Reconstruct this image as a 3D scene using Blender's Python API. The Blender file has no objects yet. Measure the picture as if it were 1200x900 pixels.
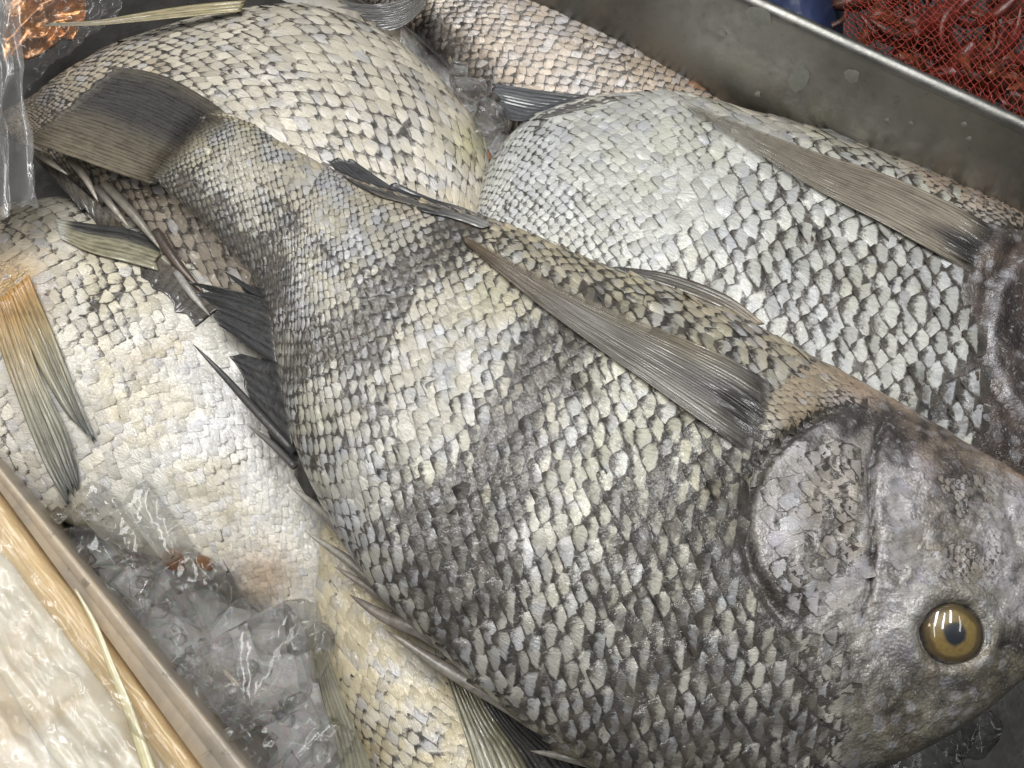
import bpy, bmesh, math, random
import numpy as np
from mathutils import Vector
from mathutils.bvhtree import BVHTree

random.seed(7)
rng = np.random.default_rng(7)
sc = bpy.context.scene
col = sc.collection

# ------------------------------------------------------------------ camera
TILT = math.radians(22.0)
DIST = 0.66
HFOV = math.radians(50.0)
cam_d = bpy.data.cameras.new('camera')
cam = bpy.data.objects.new('camera', cam_d)
col.objects.link(cam)
CAM = np.array([0.0, -DIST * math.sin(TILT), DIST * math.cos(TILT)])
cam.location = CAM
cam.rotation_euler = (TILT, 0, 0)
cam_d.sensor_width = 36
cam_d.lens = 18 / math.tan(HFOV / 2)
cam_d.clip_start = 0.01
cam_d.clip_end = 50
sc.camera = cam

# ------------------------------------------------------------------ light (indoor market, lamps overhead, two side tubes added for glints)
w = bpy.data.worlds.new('World')
sc.world = w
w.use_nodes = True
w.node_tree.nodes['Background'].inputs[0].default_value = (0.93, 0.96, 1.0, 1)
w.node_tree.nodes['Background'].inputs[1].default_value = 0.13


def lamp(name, loc, target, sx, sy, power, color):
    d = bpy.data.lights.new(name, 'AREA')
    d.shape = 'RECTANGLE'
    d.size = sx
    d.size_y = sy
    d.energy = power
    d.color = color
    o = bpy.data.objects.new(name, d)
    col.objects.link(o)
    o.location = loc
    if target is not None:
        v = Vector(target) - Vector(loc)
        o.rotation_euler = v.to_track_quat('-Z', 'Y').to_euler()
    else:
        o.rotation_euler = (0, 0, math.radians(-12))
    return o


lamp('ceiling_or_added_tube', (-0.60, 0.70, 1.70), None, 0.14, 1.3, 14, (1.0, 0.995, 0.975))
lamp('ceiling_or_added_tube', (-0.12, 0.42, 1.75), None, 0.14, 1.3, 13, (1.0, 0.995, 0.975))
lamp('ceiling_or_added_tube', (0.45, 0.75, 1.80), None, 0.14, 1.3, 9, (1.0, 0.995, 0.975))
lamp('ceiling_or_added_tube', (-1.0, -0.25, 1.85), None, 0.14, 1.3, 5, (1.0, 0.995, 0.975))  # unseen tube, added on the left for more glints on the scales
lamp('ceiling_or_added_tube', (1.0, 0.15, 1.85), None, 0.14, 1.3, 4, (1.0, 0.995, 0.975))  # unseen tube, added on the right for the same glints
lamp('hanging_warm_lamp', (-1.0, 0.15, 1.2), (-0.1, 0, 0), 0.22, 0.22, 1.6, (1.0, 0.80, 0.55))

sc.view_settings.view_transform = 'Standard'
sc.view_settings.look = 'None'
sc.view_settings.exposure = -0.10
sc.view_settings.gamma = 1.0
sc.view_settings.use_curve_mapping = False
sc.cycles.use_denoising = True
sc.cycles.max_bounces = 8
sc.cycles.transparent_max_bounces = 16
sc.cycles.sample_clamp_indirect = 4.0

# ------------------------------------------------------------------ geometry helpers
F_PX = 600 / math.tan(HFOV / 2)
R_AX = np.array([1.0, 0, 0])
U_AX = np.array([0, math.cos(TILT), math.sin(TILT)])
D_AX = np.array([0, math.sin(TILT), -math.cos(TILT)])


def rays(p):
    p = np.asarray(p, float)
    x = (p[..., 0] - 600) / F_PX
    y = (450 - p[..., 1]) / F_PX
    d = x[..., None] * R_AX + y[..., None] * U_AX + D_AX
    return d / np.linalg.norm(d, axis=-1, keepdims=True)


def unproj(p, z):
    d = rays(p)
    t = (np.asarray(z) - CAM[2]) / d[..., 2]
    return CAM + d * t[..., None]


def proj(q):
    v = np.asarray(q) - CAM
    zz = v @ D_AX
    return np.stack([600 + F_PX * (v @ R_AX) / zz, 450 - F_PX * (v @ U_AX) / zz], -1)


def W(x, y, z):
    return unproj(np.array([x, y], float), z)


def hash2(ix, iy, seed):
    n = (ix * 374761393 + iy * 668265263 + seed * 1442695041) & 0xFFFFFFFF
    n = ((n ^ (n >> 13)) * 1274126177) & 0xFFFFFFFF
    return ((n ^ (n >> 16)) & 0xFFFF) / 65535.0


def vnoise(x, y, seed=0):
    x = np.asarray(x, float); y = np.asarray(y, float)
    ix = np.floor(x).astype(np.int64); iy = np.floor(y).astype(np.int64)
    fx = x - ix; fy = y - iy
    fx = fx * fx * (3 - 2 * fx); fy = fy * fy * (3 - 2 * fy)
    a = hash2(ix, iy, seed); b = hash2(ix + 1, iy, seed)
    c = hash2(ix, iy + 1, seed); d = hash2(ix + 1, iy + 1, seed)
    return (a * (1 - fx) + b * fx) * (1 - fy) + (c * (1 - fx) + d * fx) * fy


def fbm(x, y, seed=0, oct=4):
    s = 0; amp = 0.5; tot = 0
    for k in range(oct):
        s = s + amp * vnoise(x * 2 ** k, y * 2 ** k, seed + k * 17)
        tot += amp; amp *= 0.5
    return s / tot


def sstep(a, b, x):
    t = np.clip((x - a) / (b - a), 0, 1)
    return t * t * (3 - 2 * t)


def catmull(P, n):
    P = np.asarray(P, float)
    Q = np.vstack([2 * P[0] - P[1], P, 2 * P[-1] - P[-2]])
    m = len(P) - 1
    t = np.linspace(0, m, n)
    i = np.minimum(t.astype(int), m - 1)
    f = (t - i)[:, None]
    p0, p1, p2, p3 = Q[i], Q[i + 1], Q[i + 2], Q[i + 3]
    return 0.5 * (2 * p1 + (p2 - p0) * f + (2 * p0 - 5 * p1 + 4 * p2 - p3) * f ** 2 + (3 * p1 - p0 - 3 * p2 + p3) * f ** 3)


def polydist(p, poly):
    """distance, side sign (+ = left of travel in image with y down), param 0..1"""
    poly = np.asarray(poly, float)
    seg = np.diff(poly, axis=0)
    ln = np.linalg.norm(seg, axis=1)
    cum = np.concatenate([[0], np.cumsum(ln)]) / ln.sum()
    best = np.full(p.shape[:-1], 1e9); side = np.zeros(p.shape[:-1]); par = np.zeros(p.shape[:-1])
    for k in range(len(seg)):
        v = p - poly[k]
        t = np.clip((v @ seg[k]) / ln[k] ** 2, 0, 1)
        e = v - t[..., None] * seg[k]
        d = np.linalg.norm(e, axis=-1)
        cr = seg[k][0] * v[..., 1] - seg[k][1] * v[..., 0]
        m = d < best
        best = np.where(m, d, best)
        side = np.where(m, np.sign(cr), side)
        par = np.where(m, cum[k] + t * (cum[k + 1] - cum[k]), par)
    return best, side, par


def blob(p, x, y, r):
    return np.exp(-((p[..., 0] - x) ** 2 + (p[..., 1] - y) ** 2) / r ** 2)


def band(p, poly, r):
    return np.exp(-(polydist(p, poly)[0] / r) ** 2)


def mesh_obj(name, verts, faces, mat, parent=None, smooth=True, origin=None, attrs=None):
    verts = np.asarray(verts, float)
    if origin is None:
        origin = np.array(parent['_o']) if parent is not None else np.zeros(3)
    origin = np.asarray(origin, float)
    me = bpy.data.meshes.new(name)
    if isinstance(faces, np.ndarray):
        nf, k = faces.shape
        me.vertices.add(len(verts))
        me.vertices.foreach_set('co', (verts - origin).ravel())
        me.loops.add(nf * k)
        me.loops.foreach_set('vertex_index', faces.ravel().astype(np.int32))
        me.polygons.add(nf)
        me.polygons.foreach_set('loop_start', np.arange(0, nf * k, k, dtype=np.int32))
        me.update(calc_edges=True)
    else:
        me.from_pydata((verts - origin).tolist(), [], faces)
    if smooth:
        me.polygons.foreach_set('use_smooth', np.ones(len(me.polygons), bool))
    if attrs:
        for nm, (typ, data) in attrs.items():
            at = me.attributes.new(nm, typ, 'POINT')
            at.data.foreach_set('color' if typ == 'FLOAT_COLOR' else ('vector' if typ == 'FLOAT_VECTOR' else 'value'),
                                np.asarray(data, np.float32).ravel())
    me.materials.append(mat)
    o = bpy.data.objects.new(name, me)
    col.objects.link(o)
    if parent is not None:
        o.parent = parent
        o.location = origin - np.array(parent['_o'])
    else:
        o.location = origin
    return o


ORIGINS = {}


class Par(dict):
    pass


def thing(name, label, cat, loc, group=None):
    o = bpy.data.objects.new(name, None)
    col.objects.link(o)
    o.empty_display_size = 0.02
    o.location = loc
    o['label'] = label
    o['category'] = cat
    if group:
        o['group'] = group
    o['_o'] = [float(v) for v in loc]
    return o


def tag(o, label, cat, group=None):
    o['label'] = label
    o['category'] = cat
    if group:
        o['group'] = group
    return o


def grid_faces(nu, nv, wrap=False):
    i = np.arange(nu - 1)[:, None]
    j = np.arange(nv if wrap else nv - 1)[None, :]
    a = i * nv + j
    b = i * nv + (j + 1) % nv
    return np.stack([a, b, b + nv, a + nv], -1).reshape(-1, 4)


# ------------------------------------------------------------------ materials
class NT:
    def __init__(s, name):
        s.m = bpy.data.materials.new(name)
        s.m.use_nodes = True
        s.t = s.m.node_tree
        s.t.nodes.clear()
        s.out = s.t.nodes.new('ShaderNodeOutputMaterial')

    def n(s, typ, props=None, **ins):
        nd = s.t.nodes.new('ShaderNode' + typ)
        for k, v in (props or {}).items():
            setattr(nd, k, v)
        for k, v in ins.items():
            s.set(nd, k, v)
        return nd

    def set(s, nd, k, v):
        k = int(k[1:]) if k[0] == '_' and k[1:].isdigit() else k.replace('_', ' ')
        inp = nd.inputs[k]
        if hasattr(v, 'is_output') or isinstance(v, bpy.types.NodeSocket):
            s.t.links.new(v, inp)
        else:
            inp.default_value = v

    def math(s, op, a, b=None, clamp=False):
        nd = s.t.nodes.new('ShaderNodeMath')
        nd.operation = op
        nd.use_clamp = clamp
        s.set(nd, '_0', a)
        if b is not None:
            s.set(nd, '_1', b)
        return nd.outputs[0]

    def mix(s, f, a, b, mode='MIX'):
        nd = s.t.nodes.new('ShaderNodeMix')
        nd.data_type = 'RGBA'
        nd.blend_type = mode
        s.set(nd, '_0', f)
        s.set(nd, '_6', a)
        s.set(nd, '_7', b)
        return nd.outputs[2]

    def rng(s, v, a, b, c=0.0, d=1.0, smooth=True):
        nd = s.t.nodes.new('ShaderNodeMapRange')
        nd.interpolation_type = 'SMOOTHSTEP' if smooth else 'LINEAR'
        s.set(nd, '_0', v)
        for k, x in zip(('_1', '_2', '_3', '_4'), (a, b, c, d)):
            s.set(nd, k, x)
        return nd.outputs[0]

    def noise(s, scale, detail=3.0, rough=0.55, vec=None, dist=0.0):
        nd = s.t.nodes.new('ShaderNodeTexNoise')
        nd.inputs['Scale'].default_value = scale
        nd.inputs['Detail'].default_value = detail
        nd.inputs['Roughness'].default_value = rough
        nd.inputs['Distortion'].default_value = dist
        s.t.links.new(vec if vec is not None else s.pos(), nd.inputs['Vector'])
        return nd.outputs['Fac']

    def pos(s):
        if not hasattr(s, '_p'):
            s._p = s.t.nodes.new('ShaderNodeNewGeometry').outputs['Position']
        return s._p

    def attr(s, name):
        nd = s.t.nodes.new('ShaderNodeAttribute')
        nd.attribute_name = name
        return nd

    def bump(s, h, dist, strength=1.0, nrm=None):
        nd = s.t.nodes.new('ShaderNodeBump')
        nd.inputs['Strength'].default_value = strength
        nd.inputs['Distance'].default_value = dist
        s.t.links.new(h, nd.inputs['Height'])
        if nrm is not None:
            s.t.links.new(nrm, nd.inputs['Normal'])
        return nd.outputs[0]

    def done(s, sh):
        s.t.links.new(sh, s.out.inputs['Surface'])
        return s.m


def rgba(r, g, b):
    return (r, g, b, 1.0)


def make_scale_mat():
    t = NT('fish_scale')
    suv = t.attr('suv')
    u, v, r = t.n('SeparateXYZ', Vector=suv.outputs['Vector']).outputs
    ti = t.attr('tint')
    mel = ti.outputs['Alpha']
    n1 = t.noise(420, 5, 0.68)
    n2 = t.noise(110, 5, 0.65, dist=0.5)
    n3 = t.noise(75, 3, 0.55)
    nf = t.noise(1300, 3, 0.65)
    comb = t.n('CombineXYZ', X=t.math('MULTIPLY', u, 1.2), Y=t.math('MULTIPLY', v, 5.0), Z=t.math('MULTIPLY', r, 40.0))
    ns = t.noise(1.7, 4, 0.65, vec=comb.outputs[0])
    ed = t.math('MAXIMUM', t.math('MAXIMUM', t.math('MULTIPLY', v, v), t.math('MULTIPLY', u, t.math('MULTIPLY', u, 0.95))), t.rng(u, 0.32, 0.55, 0.78, 0.0))
    e = t.math('ADD', ed, t.math('MULTIPLY', t.math('SUBTRACT', n1, 0.5), 0.85))
    lo = t.rng(mel, 0.0, 0.9, 0.77, 0.19, False)
    edge = t.rng(e, lo, t.math('ADD', lo, 0.36))
    fac = t.math('MULTIPLY', edge, t.rng(mel, 0.04, 0.36, 0.15, 0.97), True)
    over = t.math('MULTIPLY', t.rng(t.math('ADD', mel, t.math('MULTIPLY', t.math('SUBTRACT', n2, 0.5), 1.2)), 0.60, 1.10), 0.86)
    f = t.math('MAXIMUM', fac, over)
    c = t.mix(t.math('MULTIPLY', t.rng(n3, 0.54, 0.70), 0.32), ti.outputs['Color'], rgba(0.44, 0.47, 0.62))
    c = t.mix(t.math('MULTIPLY', t.rng(r, 0.86, 0.95), 0.5), c, rgba(0.62, 0.63, 0.68))
    c = t.mix(t.math('MULTIPLY', t.rng(ns, 0.40, 0.70), 0.42), c, t.mix(1.0, c, rgba(0.50, 0.46, 0.40), 'MULTIPLY'))
    c = t.mix(t.math('MULTIPLY', t.rng(nf, 0.50, 0.72), 0.22), c, rgba(0.17, 0.145, 0.115))
    c = t.mix(f, c, t.mix(t.rng(n2, 0.35, 0.65), rgba(0.027, 0.024, 0.023), rgba(0.082, 0.067, 0.053)))
    h = t.math('ADD', t.math('MULTIPLY', ns, 0.9), t.math('ADD', t.math('MULTIPLY', n1, 0.7), t.math('MULTIPLY', nf, 0.10)))
    bn = t.bump(h, 0.0006, 0.8)
    nb = t.noise(230, 2.5, 0.6)
    cn = t.bump(nb, 0.0011, 0.9)
    b = t.n('BsdfPrincipled', Base_Color=c, Roughness=t.rng(n1, 0.3, 0.7, 0.26, 0.48), Normal=bn, Metallic=t.math('MULTIPLY', t.math('SUBTRACT', 1.0, f), t.rng(t.math('ADD', t.math('MULTIPLY', r, 0.5), n3), 0.45, 0.95, 0.0, 0.28)))
    b.inputs['Specular IOR Level'].default_value = 0.5
    b.inputs['Coat Weight'].default_value = 0.75
    b.inputs['Coat IOR'].default_value = 1.5
    b.inputs['Coat Roughness'].default_value = 0.10
    t.t.links.new(cn, b.inputs['Coat Normal'])
    return t.done(b.outputs[0])


def make_skin_mat(name='fish_skin', cell=620, cellamt=0.35, rough=0.36):
    t = NT(name)
    ti = t.attr('tint')
    mel = ti.outputs['Alpha']
    n1 = t.noise(300, 5, 0.68)
    n2 = t.noise(70, 4, 0.6, dist=0.6)
    nf = t.noise(1400, 3, 0.6)
    vo = t.n('TexVoronoi', Scale=cell, Vector=t.pos())
    vo.inputs['Randomness'].default_value = 0.85
    vd = vo.outputs['Distance']
    m = t.math('ADD', mel, t.math('ADD', t.math('MULTIPLY', t.math('SUBTRACT', n1, 0.5), 0.75), t.math('MULTIPLY', t.math('SUBTRACT', n2, 0.5), 0.7)))
    f = t.math('MULTIPLY', t.rng(m, 0.22, 0.95), 0.92)
    c = t.mix(t.math('MULTIPLY', t.rng(vd, 0.35, 0.75), cellamt), ti.outputs['Color'], rgba(0.10, 0.08, 0.065))
    wv = t.n('VectorMath', {'operation': 'MULTIPLY_ADD'}, _0=t.n('TexNoise', Scale=120.0, Vector=t.pos()).outputs['Color'], _1=(0.006, 0.006, 0.006), _2=t.pos())
    vo2 = t.n('TexVoronoi', {'feature': 'DISTANCE_TO_EDGE'}, Scale=170.0, Vector=wv.outputs[0])
    ce = t.rng(vo2.outputs['Distance'], 0.02, 0.16, 1.0, 0.0)
    c = t.mix(t.math('MULTIPLY', ce, t.rng(n2, 0.40, 0.62, 0.0, 0.30)), c, rgba(0.075, 0.06, 0.055))
    c = t.mix(t.math('MULTIPLY', t.rng(nf, 0.45, 0.75), 0.35), c, rgba(0.13, 0.105, 0.09))
    vo3 = t.n('TexVoronoi', Scale=125.0, Vector=wv.outputs[0])
    pc = t.n('SeparateColor', Color=vo3.outputs['Color']).outputs[0]
    pm = t.math('MULTIPLY', t.rng(pc, 0.55, 0.75), t.rng(t.math('ADD', vo3.outputs['Distance'], t.math('MULTIPLY', n1, 0.35)), 0.45, 0.70, 0.42, 0.0))
    f = t.math('MULTIPLY', f, t.math('SUBTRACT', 1.0, t.math('MULTIPLY', pm, 0.8)))
    c = t.mix(pm, c, rgba(0.55, 0.55, 0.60))
    c = t.mix(f, c, rgba(0.036, 0.030, 0.030))
    c = t.mix(t.math('MULTIPLY', t.rng(n1, 0.56, 0.70), 0.5), c, rgba(0.60, 0.59, 0.62))
    h = t.math('ADD', t.math('ADD', t.math('MULTIPLY', vd, -0.55), t.math('MULTIPLY', ce, -0.14)), t.math('ADD', t.math('MULTIPLY', n1, 1.2), t.math('MULTIPLY', nf, 0.18)))
    bn = t.bump(h, 0.0008, 0.8)
    cn = t.bump(t.math('ADD', t.noise(150, 1.5, 0.5), t.math('MULTIPLY', h, 0.10)), 0.0016, 0.9)
    b = t.n('BsdfPrincipled', Base_Color=c, Roughness=t.rng(n1, 0.3, 0.7, rough - 0.08, rough + 0.16), Normal=bn, Metallic=t.math('MULTIPLY', t.math('SUBTRACT', 1.0, f), t.rng(n2, 0.35, 0.65, 0.0, 0.45)))
    b.inputs['Coat Weight'].default_value = 0.7
    b.inputs['Coat IOR'].default_value = 1.5
    b.inputs['Coat Roughness'].default_value = 0.09
    t.t.links.new(cn, b.inputs['Coat Normal'])
    return t.done(b.outputs[0])


def make_fin_mat():
    t = NT('fin_membrane')
    suv = t.attr('suv')
    u, v, r = t.n('SeparateXYZ', Vector=suv.outputs['Vector']).outputs
    ti = t.attr('tint')
    fr = t.math('FRACT', v)
    ray = t.math('SUBTRACT', 1.0, t.math('MULTIPLY', t.math('ABSOLUTE', t.math('SUBTRACT', fr, 0.5)), 2.0))
    n1 = t.noise(500, 4, 0.6)
    n2 = t.noise(90, 3, 0.6)
    comb = t.n('CombineXYZ', X=t.math('MULTIPLY', u, 6.0), Y=t.math('MULTIPLY', v, 1.3), Z=r)
    ns = t.noise(1.6, 4, 0.6, vec=comb.outputs[0])
    comb2 = t.n('CombineXYZ', X=t.math('MULTIPLY', u, 1.2), Y=t.math('MULTIPLY', v, 4.5), Z=r)
    ns2 = t.noise(1.0, 3, 0.7, vec=comb2.outputs[0])
    f = t.rng(t.math('ADD', t.math('MULTIPLY', ray, 0.7), t.math('ADD', t.math('MULTIPLY', t.math('SUBTRACT', ns, 0.5), 2.4), t.math('MULTIPLY', t.math('SUBTRACT', ns2, 0.5), 1.8))), -0.35, 0.75)
    dark = t.mix(1.0, ti.outputs['Color'], rgba(0.42, 0.41, 0.41), 'MULTIPLY')
    c = t.mix(f, dark, ti.outputs['Color'])
    c = t.mix(t.math('MULTIPLY', t.rng(n2, 0.45, 0.75), 0.5), c, t.mix(1.0, c, rgba(0.45, 0.42, 0.40), 'MULTIPLY'))
    bn = t.bump(t.math('ADD', ns, t.math('MULTIPLY', n1, 0.4)), 0.0007, 0.7)
    b = t.n('BsdfPrincipled', Base_Color=c, Roughness=t.rng(n1, 0.3, 0.7, 0.26, 0.5), Normal=bn)
    b.inputs['Coat Weight'].default_value = 0.8
    b.inputs['Coat Roughness'].default_value = 0.10
    tr = t.n('BsdfTransparent')
    al = t.math('ADD', ti.outputs['Alpha'], t.math('MULTIPLY', f, 0.15), True)
    mx = t.n('MixShader', _0=al)
    t.t.links.new(tr.outputs[0], mx.inputs[1])
    t.t.links.new(b.outputs[0], mx.inputs[2])
    return t.done(mx.outputs[0])


def make_simple(name, colr, rough=0.4, metal=0.0, nscale=200, namt=0.3, bump=0.0005, coat=0.0, sss=0.0, dark=None, attr=False):
    t = NT(name)
    n1 = t.noise(nscale, 5, 0.6)
    base = t.attr('tint').outputs['Color'] if attr else rgba(*colr)
    dk = rgba(*(dark if dark else [x * 0.45 for x in colr]))
    c = t.mix(t.math('MULTIPLY', t.rng(n1, 0.35, 0.75), namt), base, dk)
    b = t.n('BsdfPrincipled', Base_Color=c, Metallic=metal, Roughness=t.rng(n1, 0.3, 0.7, max(rough - 0.1, 0.03), rough + 0.1),
            Normal=t.bump(n1, bump, 0.7))
    b.inputs['Coat Weight'].default_value = coat
    b.inputs['Coat Roughness'].default_value = 0.12
    if sss:
        b.inputs['Subsurface Weight'].default_value = sss
        b.inputs['Subsurface Radius'].default_value = (1.0, 0.7, 0.45)
        b.inputs['Subsurface Scale'].default_value = 0.01
    return t.done(b.outputs[0])


def make_ice():
    t = NT('clear_ice')
    n1 = t.noise(75, 1.5, 0.5)
    n2 = t.noise(200, 3, 0.6)
    bn = t.bump(n1, 0.0018, 0.6)
    wv = t.n('VectorMath', {'operation': 'MULTIPLY_ADD'}, _0=t.n('TexNoise', Scale=70.0, Vector=t.pos()).outputs['Color'], _1=(0.02, 0.02, 0.02), _2=t.pos())
    vo = t.n('TexVoronoi', {'feature': 'DISTANCE_TO_EDGE'}, Scale=48.0, Vector=wv.outputs[0])
    crack = t.math('MULTIPLY', t.rng(vo.outputs['Distance'], 0.0, 0.035, 1.0, 0.0), t.rng(n2, 0.45, 0.62))
    b = t.n('BsdfPrincipled', Base_Color=rgba(0.99, 0.99, 0.99), Roughness=0.015, Normal=bn)
    b.inputs['IOR'].default_value = 1.42
    t.t.links.new(t.math('SUBTRACT', 1.0, t.math('MULTIPLY', crack, 0.75)), b.inputs['Transmission Weight'])
    tr = t.n('BsdfTransparent', Color=rgba(0.99, 0.99, 0.99))
    mx = t.n('MixShader', _0=0.52)
    t.t.links.new(tr.outputs[0], mx.inputs[1]); t.t.links.new(b.outputs[0], mx.inputs[2])
    return t.done(mx.outputs[0])


def make_film(name, haze=0.10, tint=(0.97, 0.97, 0.97), k=1.6):
    t = NT(name)
    n1 = t.noise(45, 1, 0.5)
    bn = t.bump(n1, 0.002, 0.4)
    fr = t.n('Fresnel', IOR=1.5, Normal=bn)
    tr = t.n('BsdfTransparent', Color=rgba(*tint))
    gl = t.n('BsdfGlossy', Roughness=0.12, Normal=bn, Color=rgba(1, 1, 1))
    df = t.n('BsdfDiffuse', Color=rgba(0.8, 0.8, 0.8))
    m1 = t.n('MixShader', _0=haze)
    t.t.links.new(tr.outputs[0], m1.inputs[1]); t.t.links.new(df.outputs[0], m1.inputs[2])
    m2 = t.n('MixShader', _0=t.math('MULTIPLY', fr.outputs[0], k, True))
    t.t.links.new(m1.outputs[0], m2.inputs[1]); t.t.links.new(gl.outputs[0], m2.inputs[2])
    return t.done(m2.outputs[0])


def make_steel():
    t = NT('brushed_steel')
    n1 = t.noise(14, 5, 0.6)
    n2 = t.noise(160, 4, 0.65)
    n3 = t.noise(900, 2, 0.5)
    c = t.mix(t.rng(n1, 0.3, 0.7), rgba(0.24, 0.238, 0.222), rgba(0.35, 0.345, 0.325))
    c = t.mix(t.math('MULTIPLY', t.rng(n2, 0.60, 0.78), 0.45), c, rgba(0.16, 0.15, 0.12))
    h = t.math('ADD', n2, t.math('MULTIPLY', n3, 0.5))
    b = t.n('BsdfPrincipled', Base_Color=c, Metallic=1.0, Roughness=t.rng(n2, 0.3, 0.7, 0.34, 0.50), Normal=t.bump(h, 0.0004, 0.35))
    return t.done(b.outputs[0])


M_SCALE = make_scale_mat()
M_SKIN = make_skin_mat()
M_FIN = make_fin_mat()
M_SPINE = make_simple('fin_spine', (0.4, 0.37, 0.33), 0.32, nscale=260, namt=0.55, coat=0.4, attr=True, dark=(0.07, 0.06, 0.055))
M_VENT = make_simple('vent_flesh', (0.36, 0.20, 0.11), 0.3, nscale=200, namt=0.5, coat=0.5, sss=0.2)
M_ICE = make_ice()
M_STEEL = make_steel()
M_WET_SHADE = make_simple('wet_steel_shade', (0.035, 0.033, 0.03), 0.32, metal=0.2, nscale=40, namt=0.6, bump=0.001)  # wet floor steel, coloured darker to paint the shadow lying in the tray
M_BAG = make_film('clear_plastic_film', 0.16)
M_WRAP = make_film('clear_wrap_film', 0.04, k=0.65)

# ------------------------------------------------------------------ the metal tray
FLOOR_Z = -0.085
RIM_Z = 0.075


def build_tray():
    a = W(870, 0, RIM_Z); b = W(1200, 152, RIM_Z)
    d = (b - a)[:2]; d /= np.linalg.norm(d)          # along the far wall, to lower right
    nrm = np.array([-d[1], d[0]])                      # outward (up right)
    if nrm[1] < 0:
        nrm = -nrm
    root = thing('steel_tray', 'dull grey stainless steel fish tray holding the fish and ice', 'tray',
                 [float(a[0]), float(a[1]), FLOOR_Z])
    A = a[:2] - d * 0.62
    LEN, WID = 1.20, 0.85
    slope = 0.018
    # a section swept along a rounded rectangle: floor edge, wall, rolled rim
    def loop(inset, z):
        x0, x1, y0, y1 = inset, LEN - inset, -inset, -(WID - inset)
        r = 0.035
        pts = []
        for cx, cy, a0 in ((x1 - r, y0 - r, 90), (x0 + r, y0 - r, 180), (x0 + r, y1 + r, 270), (x1 - r, y1 + r, 360)):
            for k in range(7):
                an = math.radians(a0 - 90 + 90 * k / 6)
                pts.append((cx + r * math.cos(an), cy + r * math.sin(an)))
        out = []
        n = len(pts)
        for i in range(n):
            p0 = np.array(pts[i]); p1 = np.array(pts[(i + 1) % n])
            L = np.linalg.norm(p1 - p0)
            m = 12 if L > 0.1 else 1
            for k in range(m):
                q = p0 + (p1 - p0) * k / m
                xy = A + d * q[0] + nrm * q[1]
                out.append((xy[0], xy[1], z))
        return out
    def sweep(prof):
        rows = [loop(i, z) for i, z in prof]
        return np.array(rows).reshape(-1, 3), grid_faces(len(rows), len(rows[0]), True)
    H = RIM_Z - FLOOR_Z
    wall = [(slope + 0.03, FLOOR_Z), (slope + 0.012, FLOOR_Z + 0.004), (slope + 0.003, FLOOR_Z + 0.015)]
    for k in range(1, 8):
        f = k / 7
        wall.append((slope * (1 - f), FLOOR_Z + 0.015 + (H - 0.019) * f))
    v, f = sweep(wall)
    mesh_obj('wall', v, f, M_STEEL, root)
    rim = []
    for k in range(11):
        an = math.pi * 0.95 - k * math.pi * 1.25 / 10
        rim.append((-0.0052 - 0.0052 * math.cos(math.pi - an), RIM_Z - 0.0045 + 0.0052 * math.sin(an)))
    rim.append((-0.0115, RIM_Z - 0.02)); rim.append((-0.0105, RIM_Z - 0.02)); 
    v, f = sweep(rim)
    mesh_obj('rim', v, f, M_STEEL, root)
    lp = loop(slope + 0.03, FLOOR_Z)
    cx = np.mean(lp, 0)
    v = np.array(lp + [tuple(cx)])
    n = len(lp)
    mesh_obj('base', v, [(i, (i + 1) % n, n) for i in range(n)], M_WET_SHADE, root)
    return A, d, nrm


TR_A, TR_D, TR_N = build_tray()

# ------------------------------------------------------------------ fish
ALUT_N = 400


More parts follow.
